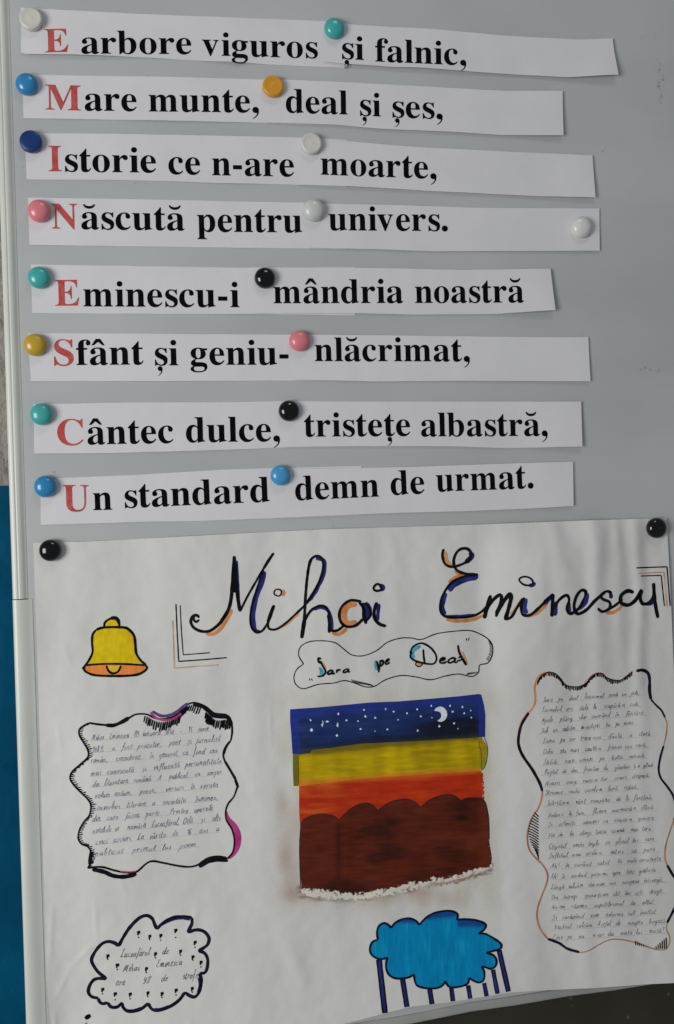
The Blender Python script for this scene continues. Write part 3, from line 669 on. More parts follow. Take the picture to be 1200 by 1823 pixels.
# --- handwriting
HW = {
 'a': (.95, [[(.62,.88),(.35,1),(.08,.62),(.10,.15),(.35,0),(.6,.42),(.66,.95),(.62,.3),(.78,0),(.95,.15)]]),
 'b': (.85, [[(0,.2),(.22,1.3),(.30,2.1),(.12,1.6),(.10,.3),(.3,0),(.58,.3),(.5,.85),(.25,.85)]]),
 'c': (.75, [[(.6,.85),(.35,1),(.08,.6),(.12,.1),(.4,0),(.72,.2)]]),
 'd': (.95, [[(.6,.88),(.35,1),(.08,.55),(.12,.1),(.38,0),(.62,.5),(.78,2.1),(.66,.4),(.8,0),(.95,.12)]]),
 'e': (.72, [[(.05,.42),(.4,.6),(.5,.9),(.3,1),(.1,.65),(.12,.12),(.4,0),(.7,.25)]]),
 'f': (.65, [[(.6,1.9),(.42,2.1),(.3,1.5),(.25,0),(.1,-.8)],[(.02,.95),(.55,1.05)]]),
 'g': (.9, [[(.62,.88),(.35,1),(.08,.6),(.12,.15),(.4,.05),(.62,.6),(.64,.9),(.55,-.6),(.3,-.95),(.08,-.7)]]),
 'h': (.9, [[(.05,0),(.2,1.1),(.32,2.1)],[(.12,.5),(.35,.95),(.55,.9),(.58,.3),(.7,0),(.88,.15)]]),
 'i': (.45, [[(.1,.6),(.2,1),(.18,.3),(.3,0),(.45,.15)],[(.26,1.45),(.30,1.55)]]),
 'j': (.45, [[(.1,.7),(.22,1),(.15,-.5),(-.1,-.95)],[(.28,1.45),(.32,1.55)]]),
 'l': (.45, [[(.02,.3),(.3,1.5),(.34,2.1),(.18,1.7),(.12,.3),(.26,0),(.45,.15)]]),
 'm': (1.3, [[(.02,.7),(.14,1),(.1,0)],[(.1,.4),(.35,1),(.5,.9),(.48,0)],[(.48,.4),(.72,1),(.9,.9),(.9,.2),(1.05,0),(1.25,.15)]]),
 'n': (.95, [[(.02,.7),(.14,1),(.1,0)],[(.1,.4),(.35,1),(.55,.9),(.55,.2),(.7,0),(.92,.15)]]),
 'o': (.78, [[(.4,1),(.12,.75),(.1,.2),(.35,0),(.62,.3),(.6,.8),(.4,1),(.55,.88),(.78,.8)]]),
 'p': (.85, [[(.1,.8),(.2,1),(.05,-1)],[(.15,.6),(.38,1),(.62,.75),(.55,.2),(.3,0),(.14,.2)]]),
 'r': (.68, [[(.05,.7),(.15,1),(.12,0)],[(.12,.5),(.3,.95),(.58,.9)]]),
 's': (.65, [[(.55,.9),(.3,1),(.15,.7),(.45,.4),(.4,.05),(.1,.05)]]),
 't': (.6, [[(.3,1.8),(.2,.4),(.35,0),(.58,.15)],[(.02,1.15),(.55,1.25)]]),
 'u': (.95, [[(.05,.75),(.14,1),(.1,.25),(.3,0),(.55,.4),(.62,1),(.6,.25),(.75,0),(.92,.15)]]),
 'v': (.75, [[(.05,.8),(.12,1),(.25,0),(.55,.75),(.6,1),(.75,.9)]]),
 'x': (.7, [[(.05,.95),(.55,0)],[(.55,1),(.05,0)]]), 'z': (.7, [[(.08,.95),(.55,.95),(.1,.05),(.6,.02)]]),
 'A': (1.2, [[(.0,.1),(.3,.6),(.75,2.0),(.8,.6),(.85,0)],[(.3,.8),(.9,.85)]]), 'C': (1.0, [[(.85,1.8),(.55,2),(.15,1.4),(.15,.4),(.5,0),(.95,.35)]]),
 'D': (1.2, [[(.35,1.95),(.25,.1)],[(.1,1.8),(.6,2.05),(1.05,1.5),(1.0,.5),(.6,0),(.1,.1)]]), 'E': (1.0, [[(.85,1.8),(.5,2),(.3,1.6),(.55,1.15),(.2,.9),(.15,.3),(.5,0),(.9,.3)]]),
 'I': (.7, [[(.55,2),(.4,1),(.35,0)],[(.1,1.9),(.75,2)]]), 'J': (.8, [[(.1,1.8),(.6,2.0),(.55,.6),(.3,-.4),(.05,-.1)]]),
 'L': (1.0, [[(.7,1.7),(.55,2.05),(.4,1.5),(.3,.3),(.05,.1),(.3,.05),(.9,.15)]]), 'M': (1.5, [[(.05,.1),(.2,.2),(.4,1.9),(.55,.5),(.95,1.95),(1.05,.3),(1.3,.05)]]),
 'N': (1.3, [[(.1,.1),(.3,1.8),(.8,.1),(1.0,1.95)]]), 'O': (1.15, [[(.6,2),(.2,1.6),(.15,.5),(.5,0),(.95,.5),(.95,1.5),(.6,2)]]),
 'P': (.95, [[(.35,1.9),(.2,0)],[(.1,1.7),(.6,2.05),(.85,1.6),(.6,1.1),(.3,1)]]), 'S': (.95, [[(.8,1.75),(.5,2),(.25,1.6),(.65,1),(.6,.2),(.25,0),(.05,.3)]]),
 'T': (.95, [[(.5,1.9),(.4,.2),(.25,0)],[(.05,1.75),(.95,2.0)]]), 'V': (1.1, [[(.1,1.8),(.25,1.95),(.4,.05),(.85,1.9),(1.0,1.9)]]),
 '0': (.8, [[(.4,1.9),(.12,1.2),(.2,.2),(.45,0),(.68,.8),(.6,1.7),(.4,1.9)]]), '1': (.5, [[(.1,1.4),(.4,1.9),(.3,0)]]), '3': (.7, [[(.1,1.7),(.45,1.9),(.55,1.4),(.3,1.05),(.6,.6),(.4,0),(.05,.2)]]),
 '4': (.8, [[(.45,1.9),(.1,.7),(.65,.8)],[(.55,1.2),(.45,0)]]), '5': (.75, [[(.65,1.9),(.25,1.85),(.2,1.1),(.55,1),(.55,.2),(.1,.05)]]), '6': (.75, [[(.55,1.9),(.15,.9),(.25,0),(.6,.3),(.45,.85),(.18,.6)]]),
 '8': (.75, [[(.55,1.7),(.3,1.9),(.15,1.4),(.55,.6),(.35,0),(.12,.5),(.55,1.4),(.5,1.75)]]), '9': (.75, [[(.6,1.5),(.3,1.9),(.15,1.3),(.4,.95),(.6,1.5),(.5,.2),(.2,0)]]),
 ',': (.45, [[(.25,.15),(.12,-.35)]]), '.': (.45, [[(.18,.05),(.26,.12)]]), '!': (.5, [[(.35,2),(.25,.6)],[(.2,.1),(.24,.15)]]), '?': (.7, [[(.15,1.6),(.4,1.95),(.6,1.5),(.3,.9),(.28,.6)],[(.22,.1),(.26,.15)]]),
 ':': (.4, [[(.2,.15),(.24,.2)],[(.26,.85),(.3,.9)]]), '-': (.6, [[(.08,.55),(.5,.6)]]), '–': (.9, [[(.08,.55),(.8,.62)]]), ';': (.4, [[(.2,.85),(.24,.9)],[(.22,.15),(.12,-.35)]]), '(': (.4, [[(.4,2.1),(.12,1),(.2,-.2)]]),
 ' ': (1.1, []), '"': (.5, [[(.15,2.1),(.1,1.7)],[(.4,2.1),(.35,1.7)]]),
}
DIA = {'ă': ('a', 'u'), 'â': ('a', '^'), 'î': ('i', '^'), 'ș': ('s', ','), 'ț': ('t', ','), 'Î': ('I', '^'), 'Ș': ('S', ',')}
def hand(k, text, a, b, xh, w, slant=.18, up=(-.03, -1), seed=0):
    rnd = random.Random(seed + len(text)); pen = 0.0; items = []
    for c in text:
        base, dia = DIA.get(c, (c, None)); adv, sts = HW.get(base, HW['x'])
        if c == ' ': adv *= rnd.uniform(1.0, 2.4)
        jy = rnd.uniform(-.12, .12) + .12*noise.noise(Vector((pen*.15, seed, 0))); js = rnd.uniform(.78, 1.15); slj = rnd.uniform(-.06, .10)
        for s_ in sts: items.append([(pen+x+slj*y, y*js+jy) for x, y in s_])
        if dia == 'u': items.append([(pen+.15,1.6),(pen+.35,1.4),(pen+.58,1.65)])
        if dia == '^': items.append([(pen+.12,1.4),(pen+.36,1.75),(pen+.58,1.4)])
        if dia == ',': items.append([(pen+.32,-.3),(pen+.22,-.65)])
        pen += adv + rnd.uniform(.0, .16)
    L = math.dist(a, b); dx, dy = (b[0]-a[0])/pen, (b[1]-a[1])/pen
    for it in items:
        p = [(a[0]+dx*(x+slant*y) + up[0]*-y*xh*0, a[1]+dy*(x+slant*y) - y*xh) for x, y in it]
        k.stroke(p, w*rnd.uniform(.8, 1.2), step=1.1, ends=.7, wob=.2)
# subtitle words
k = ink(.30)
k.stroke(z3([(215,190),(200,185),(203,205),(222,210)]), 4.2); k.stroke(z3([(210,200),(222,225),(238,255),(225,278),(195,283)]), 3.8)
hand(k, 'ara', z3([(246,270)])[0], z3([(372,258)])[0], 6.5, 3.3, .1)
k.build('subtitle_word', M_marker, tb); k = ink(.30)
k.stroke(z3([(512,200),(520,235),(522,262)]), 3.5); hand(k, 'pe', z3([(522,232)])[0], z3([(582,215)])[0], 8, 3.3, .1)
k.build('subtitle_word', M_marker, tb); k = ink(.30)
k.stroke(z3([(690,160),(705,125),(750,105),(800,130),(830,175),(820,212),(780,215),(720,200),(692,178),(700,150)]), 3.5)
k.stroke(z3([(760,138),(763,180),(768,212)]), 3.5); k.stroke(z3([(722,210),(745,205),(755,220),(735,230),(720,220)]), 2.2, closed=True)
hand(k, 'ea', z3([(842,215)])[0], z3([(945,210)])[0], 8, 3.5, .1)
k.stroke(z3([(945,115),(955,160),(990,222)]), 4.4); k.stroke(z3([(940,200),(965,192),(962,175),(948,185)]), 3.0)
k.build('subtitle_word', M_marker, tb)
for p in ([(152,293),(155,305)], [(163,293),(167,305)], [(990,78),(992,92)], [(1004,75),(1002,92)]): k = ink(.30); k.stroke(z3(p), 1.8); k.build('quotation_mark', M_marker, tb)

strokes('turquoise_shading', [(z3([(205,235),(218,255),(212,275)]), 6), (z3([(507,197),(510,248)]), 6), (z3([(745,120),(712,140),(702,165),(712,185)]), 6)], M_turq, tb, .22)
strokes('orange_shading', [(z3([(222,212),(238,240)]), 4), (z3([(722,215),(752,215)]), 6), (z3([(968,150),(985,190),(995,222)]), 3.4)], M_orange, tb, .22)

# --- biography box on the left
z5 = lambda p: zp(100, 1230, 3.4286, p)
z6 = lambda p: zp(100, 1390, 3.4286, p)
TOP5 = z5([(200,195),(250,203),(300,208),(350,210),(400,190),(445,165),(480,145),(520,140),(560,145),(600,165),(650,172),(710,158),(760,125),(800,85),(840,72),(890,85),(930,110),(960,135),(1000,142),(1040,148),(1068,190),(1074,250),(1065,305)])
RIGHT5 = z5([(1065,305),(1035,340),(1020,385),(1030,430),(1060,480),(1095,540),(1110,585)]) + z6([(1105,40),(1085,95),(1050,140),(1035,185),(1040,240),(1075,300),(1088,370),(1078,435),(1045,475)])
BOT5 = z6([(1045,475),(1000,462),(940,468),(890,495),(860,515),(810,525),(740,518),(650,500),(590,490),(550,505),(490,555),(430,560),(360,548),(290,528),(240,526),(192,532)])
LEFT5 = z6([(192,532),(208,500),(212,440),(195,405),(155,385),(135,350),(142,300),(170,250),(202,210),(212,150),(190,110),(140,60),(100,15)]) + z5([(85,530),(100,490),(150,445),(192,405),(195,365),(168,315),(142,270),(145,230),(200,195)])
bio = strokes('biography_box', [(TOP5, 3.4), (RIGHT5, 3.3), (BOT5, 3.6), (LEFT5, 3.1)], M_marker, poster, .22)
strokes('bold_outline', [(z5([(300,208),(350,210),(400,190),(445,163)]), 6.5), (z5([(835,80),(890,92),(935,125),(960,148),(1000,155),(1045,160),(1062,190),(1064,215)]), 8), (z5([(800,95),(780,125),(760,150)]), 7), (z5([(1092,540),(1108,585)]), 5),
    (z6([(1104,15),(1106,35)]), 5), (z6([(220,540),(290,555),(350,580),(420,585),(490,568)]), 7.5), (z6([(872,525),(930,492),(990,482),(1048,488)]), 7), (z6([(215,430),(208,470),(205,515)]), 6), (z5([(1062,305),(1035,345),(1022,390)]), 4),
    (z6([(885,500),(950,468),(1040,470)]), 5)], M_marker, bio, .25)
strokes('dark_blue_line', [(z5([(1030,430),(1060,480),(1095,540)]), 4.5), (z5([(950,150),(1000,152),(1035,155)]), 3)], M_dnavy, bio, .34)
strokes('magenta_line', [(z5([(575,130),(610,165),(660,178),(715,168),(765,140)]), 4), (z6([(390,553),(440,556),(485,552)]), 2.2)], M_magenta, bio, .30)
strokes('purple_line', [(z5([(588,124),(640,152),(700,145),(750,115),(803,75)]), 5)], M_purple, bio, .37)
k = ink(.18); k.fill(crom(z6([(1036,175),(1060,225),(1095,260),(1120,300),(1130,350),(1118,415),(1080,465),(1050,478),(1072,440),(1088,370),(1075,300),(1042,240)]), 3, True), colf=None); k.build('magenta_bulge', M_magenta, bio)
def hatch(path, spacing, vec, w, name, parent, m=M_marker, jit=.25, lv=.22):
    k = ink(lv); r = random.Random(len(path)*7+int(path[0][0]))
    for p in along(path, spacing):
        s_ = 1 + r.uniform(-jit, jit)
        w_ = w*1.3; k.stroke([p, (p[0]+vec[0]*s_*.5+r.uniform(-.4, .4), p[1]+vec[1]*s_*.5), (p[0]+vec[0]*s_, p[1]+vec[1]*s_)], w_, ends=.5)
    return tag(k.build(name, m, parent), kind='stuff')
hatch(LEFT5, 3.4, (7, -1.5), 1.5, 'hatching', bio)
hatch(z6([(215,510),(213,430)]), 2.6, (6, -1), 1.4, 'hatching', bio)
hatch(z5([(530,150),(560,158),(600,180),(650,190),(710,175),(765,145)]), 3.4, (-3, 14), 2.2, 'hatching', bio)
hatch(z5([(760,130),(800,95),(845,85),(890,100)]), 3.6, (-5, 13), 2.0, 'hatching', bio)
hatch(z5([(905,120),(940,150),(970,175),(1000,180),(1040,175),(1070,185)]), 3.0, (-3, 15), 2.4, 'hatching', bio)
BIO = ['Mihai Eminescu (15 ianuarie 1850 – 15 iunie', '1889, a fost prozator, poet și jurnalist', 'român, considerat, în general, ca fiind cea', 'mai cunoscută și influentă personalitate', 'din literatura română. A publicat un singur',
       'volum antum, poesii, versuri în revista', 'Convorbiri literare a societății Junimea,', 'din care făcea parte. Printre operele', 'notabile se numără Luceafărul, Odă și alte', 'cinci scrisori. La vârsta de 16 ani a', 'publicat primul lui poem.']
BL = [z5([(215,303),(930,243)]), z5([(218,375),(1000,305)]), z5([(210,440),(985,375)]), z5([(210,520),(1010,440)]), z5([(220,585),(1010,505)]), z6([(235,105),(990,35)]), z6([(225,180),(990,115)]), z6([(218,248),(955,180)]), z6([(220,320),(1005,240)]), z6([(240,388),(995,308)]), z6([(235,458),(870,400)])]
for i, (t, (a, b)) in enumerate(zip(BIO, BL)):
    k = ink(.22); hand(k, t, a, b, 5.4, .9, .22, seed=i*5); k.build('handwritten_line', M_pen, bio)
    k = ink(.16); k.stroke([(a[0]-2, a[1]+1.2), (b[0]+2, b[1]+1.4)], .45, ends=1, step=6); k.build('ruled_line', M_rule, bio)

# --- poem box on the right
z7 = lambda p: zp(900, 1170, 4, p)
z8 = lambda p: zp(900, 1430, 4, p)
TOP7 = z7([(225,182),(250,135),(300,108),(350,115),(390,150),(420,190),(460,208),(520,208),(570,185),(610,140),(650,115),(690,118),(720,145),(770,162),(820,162),(860,135),(905,105)])
_pb = [(z7([(930,98),(975,92),(1012,112),(1025,160),(1025,240),(1035,300)]), 5.5), (z7([(1035,300),(1070,340),(1110,380),(1135,430)]), 3.4),
    (z7([(1125,630),(1100,720),(1090,800),(1105,860),(1150,920),(1190,980),(1210,1050)]), 3.8), (z7([(165,395),(118,470),(97,540),(92,620),(122,700),(190,800),(240,890),(262,955)]), 5),
    (z8([(1210,10),(1215,60),(1198,120)]), 3.2), (z8([(1150,440),(1190,510),(1225,560),(1240,640),(1210,730),(1150,850)]), 4.6), (z8([(525,1060),(440,1035),(380,995),(300,965)]), 4.6)]
poem = strokes('poem_box', _pb[3:4], M_dnavy, poster, .25)
for _s in _pb[:3] + _pb[4:]: strokes('outline_piece', [_s], M_dnavy, poem, .25)
strokes('orange_outline', [(z7([(1135,430),(1150,480),(1142,560),(1125,630)]), 2.2), (z8([(1198,120),(1160,230),(1137,320),(1135,390),(1150,440)]), 2.6), (z8([(1150,850),(1146,900),(1168,950),(1163,1005),(1135,1042),(1060,1038),(980,1010),(900,985),(800,968),(730,975),(660,1010),(590,1050),(525,1064)]), 2.2),
    (z8([(300,965),(250,900),(225,820),(230,740),(265,640),(295,560),(297,500),(265,440),(215,390),(170,330),(155,250),(165,170),(190,100),(230,40),(255,-25)]) + z7([(262,955)]), 3.0)], M_brownor, poem, .19)
strokes('bright_orange_outline', [(z7([(165,395),(205,340),(212,280),(207,220),(222,160),(255,122),(320,104)]), 3.8), (z7([(560,180),(605,138),(650,112),(700,118)]), 1.8), (z7([(870,122),(905,98)]), 2), (z7([(160,385),(108,465),(88,545),(84,620),(112,700),(180,800),(235,895)]), 1.8)], M_orange, poem, .17)
hatch(TOP7, 2.8, (-.6, 6.5), 1.7, 'hatching', poem)
strokes('dark_outline', [(TOP7, 1.8)], M_marker, poem, .22)
k = ink(.22)
for i in range(16):
    y = 68 + i*19; x0 = 222 - 62*math.sin(math.pi*min(1, (i+1.5)/17)); k.stroke(z8([(x0, y-4), ((x0+235)/2, y+12), (236, y+28+i*1.2)]), 1.9)
for i in range(16):
    x = 925 + i*14.5; t = abs(i-8)/8; k.stroke(z8([(x, 1028 - 50*t), (x+2, 1034 - 10*t*(1 if i > 8 else 2.4))] if i < 9 else [(x, 1040-(i-8)*12), (x+3, 1038)]), 2.2)
tag(k.build('hatching', M_marker, poem), kind='stuff')
POEM = ['Sara pe deal buciumul sună cu jale,', 'Turmele-l urc, stele le scapără-n cale,', 'Apele plâng, clar izvorând în fântâne;', 'Sub un salcâm, m-aștepți tu pe mine.', 'Luna pe cer trece-așa sfântă și clară,', 'Ochii tăi mari caută-n frunza cea rară,',
 'Stelele nasc umezi pe bolta senină,', 'Pieptul de dor, fruntea de gânduri ți-e plină.', 'Nourii curg, raze-a lor șiruri despică,', 'Streșine vechi casele-n lună ridică,', 'Scârțâie-n vânt cumpăna de la fântână,', 'Valea-i în fum, fluiere murmură-n stână.',
 'Și osteniți oameni cu coasa-n spinare', 'Vin de la câmp; toaca răsună mai tare,', 'Clopotul vechi împle cu glasul lui sara', 'Sufletul meu arde-n iubire ca para.', 'Ah! în curând satul în vale-amuțește;', 'Ah! în curând pasu-mi spre tine grăbește:',
 'Lângă salcâm sta-vom noi noaptea întreagă,', 'Ore întregi spune-ți-voi cât îmi ești dragă.', 'Ne-om răzima capetele-unul de altul', 'Și surâzând vom adormi sub înaltul', 'Vechiul salcâm. Astfel de noapte bogată', 'Cine pe ea n-ar da viața lui toată?']
PL = [z7(p) for p in ([(265,320),(955,265)], [(255,392),(955,345)], [(250,465),(990,405)], [(250,540),(920,475)], [(265,610),(1040,555)], [(265,690),(1005,637)], [(265,765),(995,710)], [(275,835),(1060,778)], [(280,915),(1030,850)], [(280,980),(945,935)], [(290,1057),(1045,1008)])] + \
     [z8(p) for p in ([(300,100),(1060,38)], [(300,165),(1055,115)], [(300,243),(1040,190)], [(305,325),(1060,265)], [(305,390),(1075,338)], [(317,465),(1115,405)], [(315,540),(1075,488)], [(320,613),(1125,555)], [(325,685),(1125,637)], [(325,755),(1050,715)], [(330,830),(1070,785)], [(345,895),(1140,850)], [(330,972),(1125,918)])]
for i, (t, (a, b)) in enumerate(zip(POEM, PL)):
    k = ink(.22); hand(k, t, a, b, 4.3, .80, .2, seed=i*11+3); k.build('handwritten_line', M_pen2, poem)
    k = ink(.16); k.stroke([(a[0]-6, a[1]+2.2), (b[0]+6, b[1]+1.8)], .42, ends=1, step=6); k.build('ruled_line', M_rule, poem)

# --- speech cloud, lower left
z9 = lambda p: zp(130, 1600, 4.444, p)
CL = [[(360,375),(400,300),(450,225),(520,155),(580,132),(625,155),(645,200),(660,240)], [(660,240),(720,185),(790,150),(860,140),(940,148)], [(940,148),(938,200),(905,265)], [(905,265),(980,245),(1040,262),(1075,310),(1065,360),(1030,390),(990,412)],
      [(990,412),(1040,430),(1065,480),(1060,550),(1040,585),(1000,590)], [(1000,590),(1015,650),(1000,730),(965,775),(920,765),(885,738)], [(885,738),(840,800),(770,850),(690,880),(640,880),(612,860),(597,825)], [(597,825),(540,870),(480,890),(425,885),(395,855),(388,820)],
      [(388,820),(350,855),(300,855),(275,820)], [(275,820),(235,830),(208,812),(200,785)], [(200,785),(150,775),(122,740),(130,690),(160,645),(200,630),(265,632)], [(265,632),(200,580),(158,520),(147,475),(180,410),(230,355),(280,338),(330,350),(360,375)]]
sc = strokes('speech_cloud', [(z9(a), 5.8) for a in CL], M_dnavy, poster, .22)
strokes('blue_shading', [(z9([(665,225),(720,195),(790,165),(860,155),(925,165)]), 4), (z9([(760,845),(690,870),(640,872)]), 3.5), (z9([(540,860),(480,880),(440,880)]), 3.5), (z9([(990,625),(1000,680),(985,740)]), 3)], M_navy, sc, .19)
DR = [(518,262,305),(607,292,322),(694,285,327),(812,245,305),(965,340,383),(275,447,478),(350,520,558),(652,430,467),(850,410,445),(948,455,485),(1012,497,538),(580,548,582),(234,712,750),(333,747,798),(452,750,790),(592,740,773),(704,745,780),(815,718,760),(943,705,738)]
for x, y, d in DR:
    k = ink(.24); k.stroke(z9([(x-1, y-8), (x+1, y+3), (x-1, y+13)]), 6.8, ends=.7, raw=False); k.stroke(z9([(x-2, y+8), (x-6, y+27)]), 3.4)
    k.stroke(z9([(x-5, d), (x+5, d+1)]), 3.4, ends=.7); k.build('ink_drop', M_marker, sc)
for t, a, b in [('Luceafărul', (372,465), (605,442)), ('de', (705,436), (757,430)), ('Mihai', (390,582), (525,568)), ('Eminescu', (655,541), (865,520)), ('are', (335,687), (412,680)), ('98', (545,670), (608,662)), ('de', (697,652), (750,645)), ('strofe', (865,635), (985,622))]:
    k = ink(.22); hand(k, t, *z9([a, b]), 6.8, 1.2, .3, seed=len(t)); k.build('handwritten_word', M_pen2, sc)
k = ink(.24); k.stroke(z9([(96,948),(116,934),(138,920)]), 8.5, ends=.6); k.stroke(z9([(96,985),(112,985)]), 3); k.build('ink_dot', M_marker, poster)

# --- blue rain cloud
z0 = lambda p: zp(640, 1600, 4.286, p)
RC = [[(140,312),(133,250),(150,205),(185,185),(220,198),(240,222)], [(240,222),(270,185),(320,157),(380,150),(430,168),(455,200)], [(455,200),(500,150),(560,112),(640,93),(710,95),(748,120),(742,160)], [(742,160),(800,155),(880,162),(940,180),(965,205),(945,240),(905,265)],
      [(905,265),(960,268),(1020,300),(1065,330),(1083,355),(1070,382),(1010,400),(965,412)], [(965,412),(1020,430),(1045,470),(1035,515),(1000,533),(960,522),(930,515)], [(930,515),(952,560),(945,620),(910,638),(870,625),(835,600)], [(835,600),(825,645),(770,668),(700,675),(668,655),(655,625)],
      [(655,625),(630,662),(580,682),(500,680),(440,662),(420,620),(415,575)], [(415,575),(370,600),(290,608),(235,588),(205,540),(203,485),(215,447)], [(215,447),(170,460),(120,448),(85,415),(80,370),(100,328),(140,312)]]
poly = []
for a in RC: poly += crom(z0(a), 2)[:-1]
def rainc(x, y):
    X, Y = (x-640)*4.286, (y-1600)*4.286
    n = noise.noise(Vector((x*.10, y*.018, 0)))*.5 + noise.noise(Vector((x*.35, y*.03, 4)))*.35
    a = srgb((2, 106+20*n, 148+14*n), G); b = srgb((30, 136, 160), G); c = srgb((16, 40, 104), G)
    t = sm(n*1.4 - .1); col = [lerp(p, q, t*.8) for p, q in zip(a, b)]
    top = max(sm((205-Y-(abs(X-350)*.0))/40)*(1 if X < 460 and X > 240 else 0), sm((175-Y+ (600-X)*.12 + 25*n)/50)*(1 if 460 <= X < 745 else 0), sm((235-Y+20*n)/40)*(1 if X > 745 else 0))
    return (*[lerp(p, q, top*.85) for p, q in zip(col, c)], 1)
k = ink(.17); k.fill(poly, 2.0, 2.4, rainc); rain = k.build('rain_cloud', M_felt, poster)
strokes('cloud_outline', [(z0(a), 3.8) for a in RC], M_dnavy, rain, .34)
for (a, b, w_) in [((148,462),(194,872),10.5), ((328,612),(362,826),9.5), ((535,690),(553,804),9), ((700,680),(713,782),8.4), ((828,660),(845,762),8), ((950,642),(970,744),7.6), ((1018,540),(1053,724),8), ((1065,393),(1136,708),9.4)]:
    a, b = z0([a, b]); k = ink(.20); k.stroke([a, b], w_, ends=1, wob=.04); bar = k.build('rain_line', M_dnavy, rain)
    k = ink(.25); k.stroke([(a[0]+.3, a[1]+2), (b[0]-.2, b[1]-1)], w_*.42, ends=1); k.build('rain_line_fill', M_navy, rain)

# --- painting
q1 = lambda p: zp(480, 1220, 2.857, p)
q2 = lambda p: zp(480, 1410, 2.857, p)
def edge_alpha(x, y, x0, x1, y0, y1, w): return sm((x-x0)/w)*sm((x1-x)/w)*sm((y-y0)/w)*sm((y1-y)/w)
def haloc(x, y):
    a = edge_alpha(x, y, 478, 905, 1212, 1640, 40)*.40
    n = noise.noise(Vector((x*.03, y*.02, 2)))
    c = srgb((178, 174, 158), G*1.0)
    p = sm((560-x)/50)*sm((y-1380)/60)*sm((1615-y)/30)
    pk = srgb((146, 112, 98), G)
    dn = sm((y-1575)/16)*sm((1625-y)/25)*sm((x-500)/50)*sm((880-x)/90)*(.5+.5*n)
    t = min(1, p*.75 + dn*.8)
    yel = sm((545-x)/20)*sm((x-500)/25)*sm((1480-y)/90)*sm((y-1390)/20)*.5
    c2 = [lerp(i, j, t) for i, j in zip(c, pk)]; c2 = [lerp(i, j, yel) for i, j in zip(c2, srgb((160, 150, 84), G))]
    return (*c2, min(.9, a*(.6+1.0*n) + t*.30*a))
k = ink(.10); k.fill([(478,1212),(905,1212),(905,1640),(478,1640)], 5, 5, haloc); pic = k.build('painting', M_wash, poster)
def al(x, y, poly_edges, w=2.2): return 1
SKY = q1([(104,122),(250,112),(400,98),(500,88),(650,82),(800,70),(960,56),(1062,44),(1076,48),(1090,100),(1097,150),(1096,262),(1062,264),(740,284),(460,297),(300,320),(215,328),(205,345),(150,352),(116,347),(110,250),(104,180)])
def skyc(x, y):
    X, Y = (x-480)*2.857, (y-1220)*2.857
    n = noise.noise(Vector((x*.02, y*.09, 0)))
    u = (X-108)/980; bot = lerp(345, 262, u); top = lerp(125, 45, u); v_ = (Y-top)/(bot-top)
    base = srgb((24+8*n, 40+10*n, 82+10*n), G); dk = srgb((17, 21, 34), G); st = srgb((28, 40, 108), G)
    t = sm((v_-.42-(.22*(1-u)) + .45*n)/.35) * (.55+.45*u)
    if u > .55: t = max(t, sm((v_-.30+.25*n)/.35)*sm((u-.55)/.2)*sm((.975-u)/.02))
    if v_ < .2: base = [lerp(p, q, .7) for p, q in zip(base, st)]
    if X < 150 + 8*n or X > 1062: base = st; t *= .2
    c = [lerp(p, q, t) for p, q in zip(base, dk)]
    gr = sm((v_-.86)/.14)*(0 if (X < 150 or X > 1062) else .45); c = [lerp(p, q, gr) for p, q in zip(c, srgb((54, 54, 28), G))]
    return (*c, 1)
YEL = q1([(118,340),(150,346),(205,335),(217,310),(300,300),(460,280),(740,262),(1058,245),(1075,262),(1100,300),(1110,335),(1100,400),(1082,430),(1060,438),(900,445),(760,455),(460,475),(160,512),(122,512),(118,430)])
def yelc(x, y):
    X, Y = (x-480)*2.857, (y-1220)*2.857
    n = noise.noise(Vector((x*.018, y*.12, 7))); n2 = noise.noise(Vector((x*.05, y*.01, 2)))
    u = (X-118)/960; top = lerp(348, 262, u); bot = lerp(505, 438, u); v_ = (Y-top)/(bot-top)
    c = srgb((146+18*n+22*n2, 124+16*n+18*n2, 6), G); dk = srgb((72, 64, 18), G); orr = srgb((168, 92, 28), G)
    t = sm((.16+.1*n-v_)/.16)*.8; c = [lerp(p, q, t) for p, q in zip(c, dk)]
    t = sm((v_-.78+.08*n)/.22)*.8; c = [lerp(p, q, t) for p, q in zip(c, orr)]
    if X < 146: c = srgb((88, 86, 20), G)
    if X > 1066: c = srgb((126+20*n, 110, 18), G)
    return (*c, 1)
RED = q1([(150,490),(300,474),(460,456),(760,436),(1060,420),(1086,450),(1092,520)]) + q2([(1092,20),(1090,90),(900,90),(600,160),(400,210),(160,230),(150,100)])
def redc(x, y):
    X, Y = (x-480)*2.857, (y-1220)*2.857
    n = noise.noise(Vector((x*.018, y*.1, 12))); u = (X-150)/940; top = lerp(505, 432, u); v_ = (Y-top)/120
    c = srgb((144+14*n, 38+10*n, 14), G); c = [lerp(p, q, sm((.22-v_+.1*n)/.25)*.85) for p, q in zip(c, srgb((160, 76, 28), G))]
    c = [lerp(p, q, sm((.2+n)/.6)*sm((.4-u)/.4)*.5) for p, q in zip(c, srgb((156, 78, 28), G))]
    return (*c, 1 if X < 1080 else .55+.5*noise.noise(Vector((x*.4, y*.25, 0))))
HO = [q2(a) for a in ([(158,170),(180,135),(250,112),(320,120),(352,140)], [(352,140),(400,95),(440,68),(485,56),(520,64),(550,94)], [(550,94),(610,52),(690,36),(740,52),(767,78)], [(767,78),(820,36),(900,12),(945,22),(970,44)], [(970,44),(1010,30),(1060,30),(1085,38),(1100,60)])]
HILL = []
for a in HO: HILL += crom(a, 2)[:-1]
